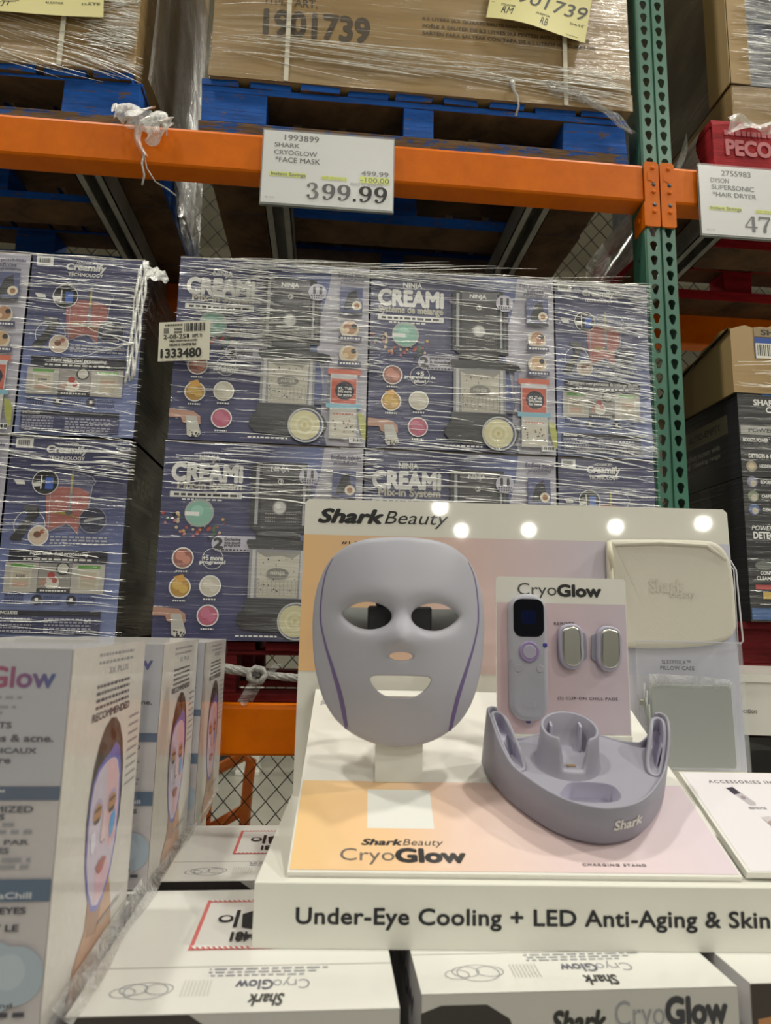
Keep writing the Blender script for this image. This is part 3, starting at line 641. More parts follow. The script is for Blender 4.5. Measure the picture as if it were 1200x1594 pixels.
def blender_carton(label, x0, z0, w, h, d, kind, fr=False, y=RY, grp='navy blender cartons on wrapped pallets'):
    o = thing('blender_carton', label, 'carton', T((x0, y, z0)), grp)
    g = .0015
    mb = MB().box((g, 0, g), (w-g, d, h-g), c=K(36, 36, 44))
    cv = Cv(mb, (g, 0, h-g), X, Z, w-2*g, h-2*g)
    (front_art if kind == 'front' else end_art)(cv, fr)
    if x0 < -.4 and kind == 'end':                                   # the black side with its large lettering, seen in the aisle gap
        sv = Cv(mb, (w-g, 0, h-g), Y, Z, d, h-2*g); sv.rect(0, 0, 1, 1, K(34, 34, 38)); sv.t('CREAMi', .08, .5, .16, .26, K(96, 94, 92), b=.04); sv.t('NINJA', .16, .38, .08, .12, K(90, 88, 86), b=.03); sv.rect(.06, .30, .5, .325, K(90, 90, 92)); sv.poly([(.5, .4), (.7, .4), (.72, .8), (.48, .8)], K(46, 46, 50))
    mb.build('carton_body', [WRAP], o)
    fl = MB().box((g+.0015, -.0004, h-.004), (w-g-.0015, d-.002, h-.0008), c=K(90, 80, 70)); fl.build('lid_flap', [PRINT], o)
    return o
zT, zM, zB = 2.430, 1.962, 1.497
blender_carton('navy blender carton with a torn white shipping label at its left edge', -.384, zM, .470, zT-zM, .25, 'front')
blender_carton('navy blender carton with French wording, in the middle of the top row', .087, zM, .473, zT-zM, .25, 'front', True)
blender_carton('navy blender carton end with French wording beside the green upright', .561, zM, .249, zT-zM, .47, 'end', True)
blender_carton('navy blender carton without label, left of the face mask display top', -.388, zB, .470, zM-zB, .25, 'front')
blender_carton('navy blender carton mostly hidden behind the top of the white display board', .083, zB, .475, zM-zB, .25, 'front')
blender_carton('lower navy carton end beside the green upright, mostly behind the display board', .561, zB, .249, zM-zB, .47, 'end')
blender_carton('upper navy carton end at the right side of the left stack', -.732, 1.960, .272, .452, .47, 'end')
blender_carton('lower navy carton end at the right side of the left stack', -.734, 1.497, .270, .461, .47, 'end')
blender_carton('upper navy carton front cut off at the left edge of the photo', -1.202, 1.960, .468, .452, .25, 'front', True)
blender_carton('lower navy carton front cut off at the left edge of the photo', -1.204, 1.497, .468, .461, .25, 'front', True)
# white shipping label stuck over the corner of the film
o = MB(); cv = Cv(o, (0, 0, 0), X, Z, .125, .098, lift=.0006)
o.box((0, 0, -.098), (.125, .0008, 0), c=S(226, 222, 206)); q = S(40, 40, 40)
for k in range(15): cv.rect(.50+.027*k, .05, .511+.027*k+.006*(k % 3), .26, q)
cv.dash(.12, .46, .06, .05, q, 2); cv.dash(.10, .20, .16, .14, S(90, 90, 86), 5); cv.dash(.30, .46, .17, .05, q, 4); cv.dash(.30, .46, .25, .05, q, 6); cv.t('2-08-25', .10, .53, .33, .44, q, b=.02); cv.rect(.55, .33, .60, .43, q); cv.t('DEPT: 70', .66, .85, .34, .42, q, b=.03)
cv.t('NINJA CREAMI MIX-IN SYSTEM', .22, .76, .475, .535, q, b=.05); cv.t('DELUXE XL CANISTER PRO', .22, .74, .57, .63, q, b=.05); cv.t('1333480', .06, .84, .70, .92, q, b=.035)
cv.dash(.05, .10, .74, .16, q, 8)
tag(o.build('shipping_label', [PRINT], None, T((-.419, 1.588, 2.247)) @ Matrix.Rotation(R(-2), 4, 'Y') @ Matrix.Rotation(R(-9), 4, 'Z')), 'white shipping label ending 333480 wrapped over the carton corner', 'label')

# ------------------------------------------------------------------ black vacuum cartons in a cut tray, right bay
BK = K(34, 35, 40)
def vac_carton(label, z0, z1, low):
    o = thing('vacuum_carton', label, 'carton', T((1.04, RY, z0))); h = z1-z0
    mb = MB().box((0, 0, 0), (.46, .40, h-.001), c=K(30, 31, 40)); cv = Cv(mb, (0, 0, h), X, Z, .46, h); cv.rect(0, 0, 1, 1, BK)
    v = lambda z: (z1-z)/h
    if not low:
        cv.poly([(.12, v(2.165)), (.9, v(2.165)), (.9, v(2.146)), (.15, v(2.146))], K(40, 110, 196)); cv.t('SHARK POWERDETECT', .095, .60, v(2.134), v(2.119), WT, b=.04); cv.t('CORDLESS', .165, .42, v(2.115), v(2.100), WT, b=.03)
        cv.rect(.008, v(2.064), .98, v(2.040), K(150, 150, 146)); cv.t('POWERDETECT CLEAN', .055, .52, v(2.057), v(2.047), BK, b=.03); cv.t('BOOSTS POWER', .018, .165, v(2.031), v(2.021), WT, b=.03); cv.dash(.018, .3, v(2.017), .008, MDG, 2); cv.rect(.02, v(2.004), .98, v(2.001), MDG); cv.t('DETECTS & REACTS', .045, .25, v(1.989), v(1.979), WT, b=.03)
        cv.ell(.057, v(1.957), .031, K(150, 140, 120)); cv.ell(.057, v(1.957), .018, K(190, 170, 140)); cv.t('HIDDEN', .105, .17, v(1.962), v(1.954), WT, b=.03)
    else:
        for k, (z_, cc) in enumerate(((1.917, K(120, 120, 150)), (1.880, K(120, 130, 106)), (1.846, K(80, 104, 150)))):
            cv.ell(.057, v(z_), .031, cc); cv.ell(.062, v(z_-.004), .018, K(180, 170, 156)); cv.t(('EDGES', 'CARPET', 'CLEANS')[k], .105, .17, v(z_+.004), v(z_-.004), WT, b=.03); cv.dash(.105, .25, v(z_-.008), .008, MDG, k)
        cv.t('POWER', .035, .155, v(1.805), v(1.793), WT, shear=.25); cv.t('DETECT', .043, .19, v(1.789), v(1.772), WT, b=.035); cv.dash(.05, .2, v(1.764), .008, MDG, 3); cv.ell(.09, v(1.705), .05, K(100, 106, 102), ry=.025)
        cv.t('CONTINUOUS', .068, .22, v(1.691), v(1.682), WT, b=.03); cv.t('CLEANING', .045, .17, v(1.678), v(1.669), WT, b=.03); cv.rect(.035, v(1.657), .4, v(1.646), K(170, 60, 60)); cv.rect(.075, v(1.640), .4, v(1.623), K(190, 156, 50)); cv.rect(.005, v(1.600), .98, v(1.572), K(60, 96, 150))
    sv = Cv(mb, (0, .40, h), -Y, Z, .40, h); sv.rect(0, 0, 1, 1, K(28, 29, 38))
    if not low:
        sv.rect(.35, .16, .80, .25, K(110, 104, 84)); sv.rect(.12, .44, .88, .60, K(112, 102, 78)); sv.t('AUTO-EMPTY', .40, .80, .49, .55, K(40, 38, 36), b=.03); sv.t('Cordless vacuum wide', .30, .78, .66, .71, K(160, 156, 150), b=.02); sv.t('deep cleaning range', .30, .78, .74, .79, K(160, 156, 150), b=.02)
    else: sv.rect(.2, .1, .5, .4, K(40, 40, 48)); sv.poly([(.5, 0), (.62, 0), (.7, .5), (.6, .6)], K(60, 58, 58))
    mb.build('carton_body', [WRAP], o); return o
vac_carton('black vacuum carton under the cut cardboard tray, beside the green upright', 1.93, 2.245, False)
vac_carton('lower black vacuum carton with round pictures, on the dark red pallet', 1.567, 1.928, True)
o = thing('cardboard_tray', 'open brown cardboard tray with a ragged top rim on the black cartons', 'tray', T((1.03, RY, 2.14)))
mb = MB(); rg = random.Random(4)
def wavy(x): return .008*math.sin(x*31)+.006*math.sin(x*83)
pts = [(1.030, 2.02), (1.030, RY-.004), (1.52, RY-.004)]
def wallstrip(a, b, n, zf, flip=False):
    for th in (0, .006):
        def fn(u, v): x = a[0]+(b[0]-a[0])*u; y = a[1]+(b[1]-a[1])*u; return (x+(th if a[0] == b[0] else 0), y+(th if a[1] == b[1] else 0), 2.15+(zf(u)-2.15)*v)
        mb.grid(fn, n, 1, c=S(170, 142, 98), smooth=False)
wallstrip((1.030, 2.02), (1.030, RY-.004), 24, lambda u: 2.255+.075*min(1, u*1.15)+.004*math.sin(u*30)); wallstrip((1.030, RY-.004), (1.52, RY-.004), 24, lambda u: 2.322+.012*min(1, u*9)+wavy(u)*.5)
cv = Cv(mb, (1.03, RY-.004, 2.335), X, Z, .49, .18, lift=.0012); cv.rect(.13, .03, .99, .17, S(150, 130, 98)); cv.t('SHARK’S TOP', .17, .60, .06, .14, S(40, 36, 30), b=.035); cv.rect(.13, .18, .99, .50, S(36, 76, 160)); cv.rect(.135, .27, .25, .50, S(226, 222, 210))
for k in range(9): cv.rect(.145+.011*k, .29, .149+.011*k+.003*(k % 2), .46, INK)
mb.build('tray_wall', [PRINT], o, world=True)
MB().grid(lambda u, v: (1.025+.0*u, RY-.004+.42*(1-u)*1, 2.325-.075*(1-u)+v*.004-.012*math.sin(v*3.1)), 10, 2, c=S(120, 98, 64)).build('torn_flap', [PRINT], o, world=True)

# ------------------------------------------------------------------ stretch film: folds, sheets, tails, a tied rope
def folds(name, label, zones, seed):
    rg = random.Random(seed); mb = MB()
    for (o, right, upv, W, H, n, wmin, wmax, lmin, lmax, slope, off) in zones:
        o, e, u = V3(o), V3(right).normalized(), V3(upv).normalized(); nn = e.cross(u)
        for _ in range(int(n*1.35)):
            a, b = rg.uniform(-.01, W), rg.uniform(0, H); L = rg.uniform(lmin, lmax)*(1 if rg.random() > .25 else 1.8); w = .8*(wmin+(wmax-wmin)*rg.random()**2.0); sl = rg.gauss(slope, .05); L = min(L, W+.01-a); ph = rg.uniform(0, 6); k = max(3, int(L/.02)); ro = rg.uniform(.4, 1)*off; tw = rg.uniform(-1, 1)
            if L < .015: continue
            vs = []
            for i in range(k+1):
                t = i/k; p = o+e*(a+L*t)+u*(b+sl*L*t+.0015*math.sin(ph+t*7)); ww = w*math.sin(math.pi*min(1, max(.06, t)))**.6+.0002
                vs += [p+u*(ww*a_)+nn*(ro+ww*b_) for a_, b_ in ((0, .0), (.03, .30), (.10, .58), (.35, .50), (.68, .27), (1, 0))]
            fs = [(6*i+j, 6*i+6+j, 6*i+7+j, 6*i+1+j) for i in range(k) for j in range(5)]
            mb.add(vs, fs, 0, smooth=True)
    return tag(mb.build(name, [FOLD]), label, 'stretch film')
FX, FZ = (1, 0, 0), (0, 0, 1)
folds('stretch_wrap', 'shiny stretch film creased around the right stack of blender cartons',
      [((-.38, RY-.003, 2.20), FX, FZ, .22, .22, 130, .001, .004, .03, .14, -.01, .004), ((-.38, RY-.003, 2.14), FX, FZ, .50, .29, 150, .0010, .004, .03, .22, -.01, .004), ((-.38, RY-.003, 1.83), FX, FZ, .50, .13, 70, .001, .0045, .04, .25, .0, .004), ((.08, RY-.003, 1.82), FX, FZ, .73, .18, 80, .001, .004, .05, .3, -.02, .004),
       ((.10, RY-.003, 1.98), FX, FZ, .44, .44, 70, .0008, .003, .04, .3, -.04, .004), ((.52, RY-.003, 1.97), FX, FZ, .29, .46, 170, .001, .0042, .04, .2, -.09, .004), ((-.38, RY-.003, 1.97), FX, FZ, .46, .2, 36, .0008, .003, .05, .25, -.02, .004), ((-.38, RY-.003, 2.405), FX, FZ, 1.19, .024, 60, .001, .004, .1, .4, 0, .004)], 11)
folds('stretch_wrap', 'shiny stretch film creased around the left stack of blender cartons',
      [((-1.1, RY-.003, 2.2), FX, FZ, .64, .21, 90, .001, .004, .04, .2, -.02, .004), ((-1.1, RY-.003, 1.97), FX, FZ, .64, .24, 60, .0008, .003, .05, .25, -.05, .004), ((-1.1, RY-.003, 1.88), FX, FZ, .64, .09, 70, .001, .005, .04, .2, -.05, .004), ((-1.1, RY-.003, 1.50), FX, FZ, .64, .38, 70, .0008, .0028, .04, .2, -.02, .004)], 12)
folds('stretch_wrap', 'stretch film pulled across the brown carton printed 1901739',
      [((-.34, RY+.001, 3.0), FX, FZ, 1.12, .07, 60, .001, .005, .1, .45, -.05, .004), ((-.34, RY+.001, 3.05), FX, FZ, .30, .16, 12, .001, .004, .05, .2, .06, .004), ((-.2, RY+.001, 3.1), FX, FZ, .95, .2, 12, .0006, .002, .06, .4, .03, .004), ((.5, RY+.001, 2.96), FX, FZ, .28, .10, 26, .001, .004, .06, .2, -.12, .005)], 13)
folds('stretch_wrap', 'bright stretch film bunched on the corner of the upper left brown carton',
      [((-.66, RY+.001, 2.99), FX, FZ, .12, .30, 260, .001, .0042, .02, .08, -.08, .004), ((-1.0, RY+.001, 2.94), FX, FZ, .45, .14, 40, .001, .004, .08, .3, -.22, .004), ((-.70, RY+.001, 2.93), FX, FZ, .18, .05, 25, .001, .005, .04, .12, -.3, .006)], 14)
folds('stretch_wrap', 'bright silvery stretch film over the black carton at upper right',
      [((1.10, 1.615, 3.09), FX, FZ, .5, .55, 420, .001, .006, .03, .16, -.02, .004), ((1.12, 1.615, 2.95), FX, FZ, .4, .12, 60, .0006, .0025, .03, .2, .0, .004)], 15)
folds('stretch_wrap', 'stretch film around the black vacuum cartons',
      [((1.035, RY-.012, 2.16), FX, FZ, .4, .09, 60, .001, .003, .04, .3, .0, .004), ((1.04, RY-.003, 1.6), FX, FZ, .4, .55, 60, .0005, .0016, .02, .1, 0, .004)], 16)
def sheet(name, label, fn, nu, nv, mat):
    return tag(MB().grid(fn, nu, nv).build(name, [mat]), label, 'film')
sheet('film_sheet', 'grey film hanging down the side of the wrapped upper left carton', lambda u, v: (-.506+.006*math.sin(v*5+u*9), 1.63+.77*u, (2.935-.16*min(1, max(0, (u-.35)*3.2))) + v*(1.0)), 30, 24, film('grey_side_film', .25, .7, (.62, .6, .56, 1), (40, 3, 4), .22))
sheet('film_sheet', 'silvery film on the load side left of the green upright', lambda u, v: (1.012-.03*u+.010*math.sin(v*7+u*5), 1.66+.75*u, 2.775+.17*v), 26, 8, SILV)
# torn tail of film lying over the left end of the beam
mb = MB(); rg = random.Random(8)
o = thing('film_tail', 'torn clump of white film hanging over the orange beam', 'film', T((-.51, 1.585, 2.80)))
def crumple(cx, cy, cz, w, h, sd, n=26):
    q = random.Random(sd); f = [(q.uniform(2, 11), q.uniform(2, 13), q.uniform(0, 6), q.uniform(.3, 1)) for _ in range(9)]
    def fn(u, v):
        d = [sum(a*math.sin(k*u*1.1+m*v*1.3+p+i*2) for i, (k, m, p, a) in enumerate(f[t*3:t*3+3])) for t in range(3)]
        r = min(u, 1-u, v, 1-v)
        return (cx+w*(u-.5)*(1-.25*v)+.006*d[0], cy-.014*math.sin(3.1*v)-.006*d[1]*.8, cz-h*v+.006*d[2])
    mb.grid(fn, n, n)
crumple(-.545, 1.588, 2.815, .045, .040, 3); crumple(-.505, 1.586, 2.818, .060, .060, 5); crumple(-.468, 1.588, 2.806, .050, .085, 9); crumple(-.440, 1.590, 2.800, .035, .05, 14)
mb.build('film_clump', [film('draped_film', .35, .95, (1, 1, .98, 1), (30, 30, 30), .36, .4, .006)], o, world=True, solid=0)
mb = MB(); mb.grid(lambda u, v: (-.522+.028*(u-.5)*(1-.55*v)+.035*v+.008*math.sin(v*7), 1.588-.010*math.sin(u*3.1), 2.815-.135*v), 7, 24); mb.build('film_strip', [SILV], o, world=True)
mb = MB().tube([(-.488, 1.586, 2.685), (-.49, 1.585, 2.66), (-.482, 1.586, 2.63), (-.486, 1.588, 2.605)], .0028, 6); mb.tube([(-.487, 1.586, 2.69), (-.478, 1.586, 2.65), (-.455, 1.586, 2.615), (-.425, 1.59, 2.60), (-.405, 1.60, 2.59)], .0018, 6); mb.build('film_thread', [ROPEM], o, world=True)
mb = MB(); mb.tube([(.455, 1.598, 2.995), (.458, 1.592, 2.965), (.468, 1.588, 2.94), (.470, 1.588, 2.915), (.462, 1.588, 2.885)], [.008, .004, .003, .0025, .004], 6)
tag(mb.build('film_tail', [ROPEM]), 'thin twisted film thread dangling over the fork opening of the blue pallet', 'film')
mb = MB()
mb.grid(lambda u, v: (.545+.235*u+.012*v, 1.594-.006*math.sin(u*11+v*4)-.004*math.sin(v*9), 2.998-.035*u-.085*u**2.2-.030*v*(1-.3*u)+.006*math.sin(u*17+v*3)), 50, 8)
for k in range(4): mb.tube([(.545+.235*t/24, 1.590-.003*math.sin(t+k), 2.998-.035*t/24-.085*(t/24)**2.2-.007*k+.004*math.sin(t*.7+k*1.3)) for t in range(25)], [.0008+.0022*abs(math.sin(t*.5+k)) for t in range(25)], 5)
tag(mb.build('film_tail', [FILM]), 'gathered film edge drooping across the right end of the blue pallet', 'film')
mb = MB(); mb.grid(lambda u, v: (1.06+.16*u, 1.606-.012-.01*math.sin(u*9+v*4), 2.94-.045*v*(1-.5*u)+.008*math.sin(u*7)), 18, 8)
tag(mb.build('film_tail', [SILV]), 'crumpled film flap over the top edge of the red stencilled pallet', 'film')
mb = MB(); mb.grid(lambda u, v: (.99-.05*v+.02*u*math.sin(v*3), 1.70-.02*u, 2.935-.15*v+.02*u), 4, 14); tag(mb.build('film_tail', [ROPEM]), 'limp film tail hanging left of the red stencilled pallet', 'film')
mb = MB()
for k in range(6): mb.tube([(-.478+.004*k-.010*t/14+.003*math.sin(t*1.1+k*2), 1.592-.003*math.sin(t+k), 2.385-.021*t+.004*k) for t in range(15)], [.0012+.0028*abs(math.sin(t*.7+k*1.7)) for t in range(15)], 6)
mb.grid(lambda u, v: (-.47+.05*u+.012*v, 1.59+.02*u-.006*math.sin(u*9+v*5), 2.402-.012*u-.045*v*(1-.4*u)+.005*math.sin(u*13)), 14, 8)
for k in range(3): mb.tube([(-.478-.02*t+.004*k, 1.592-.002*math.sin(t+k), 2.19+.012*t*(k-1)*.5+.003*math.sin(t*2+k)) for t in range(8)], [.0022, .002, .0018, .0015, .0012, .001, .0008, .0006], 5)
tag(mb.build('film_gather', [FOLD]), 'bunched white film running down the right corner of the left stack', 'film')
# film twisted into a rope and knotted in front of the dark red pallet
o = thing('film_rope', 'twisted rope of white film knotted across the dark red pallet', 'film rope', T((-.14, 1.6, 1.45)))
def strand(a, b, r0, r1, tw, sag):
    mb = MB(); A, B = V3(a), V3(b)
    for k in range(5):
        P = []; rs = []
        for i in range(25):
            t = i/24; r = r0+(r1-r0)*t; p = A.lerp(B, t); an = tw*t*6.28+k*1.2566; P.append(p+V3((0, math.cos(an)*r*.6, math.sin(an)*r*.6-sag*math.sin(math.pi*t)))); rs.append(r*.52)
        mb.tube(P, rs, 6)
    return mb
strand((-.42, 1.60, 1.462), (-.138, 1.585, 1.426), .015, .009, 2.2, -.002).build('strand', [ROPEM], o, world=True)
strand((-.125, 1.585, 1.424), (.16, 1.60, 1.402), .008, .012, 2.4, .0).build('strand', [ROPEM], o, world=True)
mb = MB(); mb.tube([(-.145+.018*math.cos(t*.9), 1.578+.010*math.sin(t*1.3), 1.425+.016*math.sin(t*.9)) for t in range(16)], [.007]*16, 7); mb.build('knot', [ROPEM], o, world=True)
mb = MB(); mb.grid(lambda u, v: (-.14-.03*v+.035*(u-.5), 1.575-.008*math.sin(u*6), 1.418-.055*v+.006*math.sin(u*9)), 8, 8); mb.grid(lambda u, v: (-.118+.02*v+.02*(u-.5), 1.578, 1.43+.022*v), 4, 4); mb.build('loose_end', [FILM], o, world=True)

# ------------------------------------------------------------------ white mask boxes in front
ZT = 1.2352                                                          # top of the flat layer
BW = S(218, 214, 210); TX = S(70, 70, 84); TXL = S(150, 150, 158); BAR = S(70, 88, 122); LV = S(206, 200, 208)
def lady(cv, u, v, rx, ry, seed=0):                                  # portrait of a woman wearing the lit mask
    c = cv; k = 1; E = lambda du, dv, r, col, q=None, n=20: c.ell(u+du*rx, v+dv*ry*cv.W/cv.H*0+dv*ry, r*rx, col, ry=(q or r)*rx, n=n)
    H = ry
    def P(pts, col): c.poly([(u+a*rx, v+b*H) for a, b in pts], col)
    P([(-.5, .75), (.55, .70), (.85, 1.15), (1.05, 1.65), (.2, 1.75), (-1.15, 1.72), (-1.0, 1.35), (-.55, 1.1)], S(190, 142, 112)); P([(-.45, .8), (.3, .95), (.1, 1.3), (-.5, 1.2)], S(160, 112, 86))
    P([(-.92, -.05), (-.88, -.35), (-.76, -.62), (-.55, -.86), (-.3, -1.02), (0, -1.10), (.3, -1.08), (.58, -.97), (.82, -.76), (.97, -.48), (1.03, -.15), (1.0, .2), (.9, .3), (-.85, .3)], S(44, 34, 34))
    P([(-.86, 0), (-.83, -.25), (-.74, -.46), (-.5, -.60), (-.2, -.66), (.1, -.70), (.4, -.78), (.66, -.70), (.84, -.45), (.93, 0), (.88, .42), (.66, .75), (.3, .98), (0, 1.04), (-.3, .98), (-.62, .72), (-.82, .4)], S(98, 96, 190))
    P([(-.80, 0), (-.77, -.24), (-.68, -.42), (-.46, -.55), (-.15, -.60), (.12, -.62), (.4, -.60), (.60, -.54), (.76, -.36), (.85, 0), (.80, .4), (.6, .7), (.28, .92), (0, .98), (-.28, .92), (-.58, .68), (-.76, .38)], S(204, 192, 216))
    P([(-.05, -.58), (.2, -.61), (.45, -.57), (.70, -.36), (.80, 0), (.74, .38), (.4, .45), (.1, .1)], S(222, 178, 192)); P([(-.3, .55), (.3, .5), (.55, .7), (.2, .92), (-.2, .92)], S(218, 176, 196))
    for s in (-1, 1):
        E(s*.40+.02, -.10, .27, S(176, 160, 200), .20); E(s*.40+.02, -.08, .22, S(184, 132, 88), .16); E(s*.40+.02, -.12, .20, S(110, 76, 56), .035); P([(s*.40-.18, -.02), (s*.40+.2, -.02), (s*.40+.12, .03), (s*.40-.1, .03)], S(74, 52, 44))
    P([(.40, .08), (.62, .02), (.70, .14), (.60, .30), (.44, .34), (.36, .22)], S(70, 160, 226)); P([(-.66, .10), (-.44, .10), (-.38, .24), (-.5, .34), (-.64, .26)], S(224, 222, 240))
    P([(-.06, -.05), (.08, -.05), (.14, .26), (.0, .31), (-.14, .26)], S(228, 200, 206)); E(-.05, .29, .035, S(120, 80, 90), .025); E(.07, .29, .035, S(120, 80, 90), .025)
    P([(-.28, .52), (-.08, .47), (0, .49), (.10, .47), (.30, .52), (.12, .62), (0, .635), (-.14, .61)], S(176, 84, 84)); c.line([(u-.28*rx, v+.525*H), (u+.3*rx, v+.525*H)], .0006, S(120, 50, 54))
def face_side(cv, seed):
    c = cv; c.rect(0, 0, 1, 1, BW)
    for k in range(2): c.dash(.30, .80, .025+.025*k, .010, TXL, k+seed)
    c.t('3X PLUS', .44, .72, .075, .095, TXL, b=.02)
    for k in range(4): c.dash(.30, .76, .125+.022*k, .010, TX, k+3)
    c.t('RECOMMENDED', .27, .78, .212, .236, TX, b=.03)
    c.rects([(.80, .27+.03*k, .96, .278+.03*k) for k in range(9)], TXL)
    lady(c, .52, .56, .235, .285)
    c.dash(.55, .85, .90, .012, TXL, 5)
def text_side(cv):                                                   # u is metres from the right edge / W
    c = cv; W = c.W; q = lambda m: 1-m/W
    c.rect(0, 0, 1, 1, S(188, 187, 198)); c.rect(0, .37, 1, 1, S(204, 197, 202))
    c.t('Cryo', q(.108), q(.066), .055, .122, S(200, 120, 90)); c.t('Glow', q(.064), q(.012), .052, .108, S(176, 60, 96), b=.03, c2=S(50, 80, 150))
    c.dash(q(.16), q(.036), .132, .008, TXL, 1); c.dash(q(.16), q(.040), .158, .008, TXL, 2); c.dash(q(.16), q(.050), .174, .008, TXL, 3)
    T_ = lambda s, e, w, v, h, b=.03, col=TX: c.t(s, q(e+w), q(e), v, v+h, col, b=b)
    T_('TREATMENTS', .042, .058, .203, .016); T_('fine lines & acne.', .009, .075, .236, .019); T_('TRAITEMENTS MÉDICAUX', .021, .105, .268, .018); T_('réduire', .040, .032, .296, .016)
    c.rect(0, .373, 1, .41, BAR); T_('iQLED technology™', .042, .09, .382, .016, .02, S(210, 214, 224))
    T_('OPTIMIZED', .019, .052, .425, .016); T_('LED TREATMENTS', .040, .075, .446, .014)
    for k, e in enumerate((.032, .018)): c.dash(q(.16), q(e), .468+.019*k, .009, TXL, k+4)
    T_('OPTIMISÉS PAR', .020, .07, .509, .015); T_('LES DERMATOLOGUES', .034, .09, .532, .014)
    for k, e in enumerate((.017, .018, .042)): c.dash(q(.16), q(e), .558+.018*k, .009, TXL, k+8)
    c.rect(0, .612, 1, .668, S(60, 92, 128)); T_('technology', .040, .05, .622, .015, .02, S(210, 214, 224)); T_('Treatment InstaChill', .014, .09, .645, .015, .02, S(210, 214, 224))
    T_('COOL UNDER-EYES', .017, .085, .682, .016); c.dash(q(.16), q(.04), .706, .009, TXL, 5); T_('REFROIDISSEMENT LE', .021, .10, .725, .016); T_('DES YEUX', .040, .045, .748, .016); c.dash(q(.16), q(.03), .772, .009, TXL, 6); c.dash(q(.16), q(.05), .787, .009, TXL, 7)
    for a, b, r in ((.07, .85, .14), (.04, .855, .10), (.02, .85, .08), (.10, .87, .12)): c.ell(q(a), b, r, S(176, 190, 206)); c.ell(q(a)-.02, b-.01, r*.6, S(190, 202, 216))
    T_('Charging Stand', .02, .06, .915, .014, .01); c.dash(q(.16), q(.008), .937, .012, TX, 9)
def box_thing(label, lo, hi, grp, arts):
    o = thing('mask_box', label, 'box', T(lo), grp); lo, hi = V3(lo), V3(hi); d = hi-lo
    mb = MB().box((0, 0, 0), d, c=BW); f = dict(front=((0, 0, d.z), X, Z, d.x, d.z), right=((d.x, 0, d.z), Y, Z, d.y, d.z), left=((0, d.y, d.z), -Y, Z, d.y, d.z), top=((d.x, 0, d.z), -X, -Y, d.x, d.y))
    for k, fn in arts.items():
        cv = Cv(mb, *f[k], lift=.0004); fn(cv)
    mb.build('box_body', [GLOSSP], o); return o
GU = 'upright white boxes standing at the left'; GF = 'white boxes lying under the display'
def up_box(label, x, y0, y1, seed, dz=0):
    o = box_thing(label, (x-.262, y0, ZT+.002), (x, y1, 1.522+dz), GU, dict(front=text_side, right=lambda c: face_side(c, seed)))
    b = V3((x, y0, ZT+.002)); rg = random.Random(seed); D, H = y1-y0, 1.522+dz-ZT
    mb = MB()                                                        # the crinkled shrink film on its side
    mb.grid(lambda u, v: (x+.0022+.0012*math.sin(u*40+v*9+seed)+.0010*math.sin(v*70+u*13), y0+D*u, ZT+.004+H*v), 60, 60)
    f = mb.build('shrink_film', [SHR], o, world=True)
    MB().grid(lambda u, v: (x-.262+.262*u, y0-.0022, ZT+.004+H*v), 2, 2).build('front_film', [CLEARF], o, world=True)
    return o
SHR = film('crinkled_shrink_film', .01, .13, (.95, .95, .92, 1), (14, 14, 9), .14)
up_box('upright white box nearest the camera at the left edge, with rainbow lettering', -.203, .587, .815, 1)
up_box('second upright white box behind the nearest one, front mostly covered', -.194, .868, 1.098, 2, -.006)
up_box('farthest of the upright white boxes, only its portrait side visible', -.186, 1.115, 1.35, 3, -.012)
# folded film lip along the foot of the upright boxes
o = MB(); o.grid(lambda u, v: (-.1985+.016*v+.002*math.sin(u*23)*v, .598+.755*u, ZT+.0022+(.012+.004*math.sin(u*7))*(1-v)**1.2+.0015*v*math.sin(u*37)), 80, 6)
tag(o.build('film_lip', [film('milky_film', .25, .8, (.72, .71, .70, 1), (8, 10, 30), .3)]), 'folded milky film edge along the foot of the upright boxes', 'film')
def top_art(seed, warn=True, logo=True):
    def fn(c):                                                       # read from the far side, so upside down from here; v=0 is the front edge
        c.rect(0, 0, 1, 1, S(228, 227, 222)); c.rect(0, .292, 1, .300, S(170, 168, 162))
        if logo:
            c.t('Shark', .36, .47, .035, .105, INK, b=.04, shear=.25); c.t('Cryo', .28, .40, .135, .215, TXL); c.t('Glow', .40, .52, .135, .195, S(90, 90, 110), b=.03)
            for k in range(3): c.dash(.30-.04*k, .62, .225+.022*k, .010, TXL, k+seed)
            for a, b_, r in ((.80, .14, .07), (.84, .15, .045), (.76, .15, .045), (.87, .13, .04)): c.ring(a, b_, r, .003, TXL, 26, ry=r*.75)
            c.rects([(.60+.012*k, .10, .604+.012*k, .2) for k in range(8)], S(206, 204, 198))
        if warn:
            R_ = S(216, 110, 108); c.rect(.33, .42, .72, .88, R_); c.rect(.345, .445, .705, .855, S(226, 224, 220))
            for k in range(19): c.poly([(.33+.02*k, .42), (.34+.02*k, .42), (.352+.02*k, .445), (.342+.02*k, .445)], S(236, 232, 228)); c.poly([(.33+.02*k, .855), (.34+.02*k, .855), (.352+.02*k, .88), (.342+.02*k, .88)], S(236, 232, 228))
            c.rect(.40, .60, .43, .76, INK); c.ell(.46, .68, .035, INK); c.poly([(.50, .58), (.55, .60), (.56, .72), (.51, .76), (.49, .68)], INK); c.rect(.57, .60, .585, .76, INK); c.ell(.62, .68, .03, INK); c.ell(.62, .68, .018, S(226, 224, 220)); c.t('UN3481', .40, .58, .48, .55, INK, b=.05)
    return fn
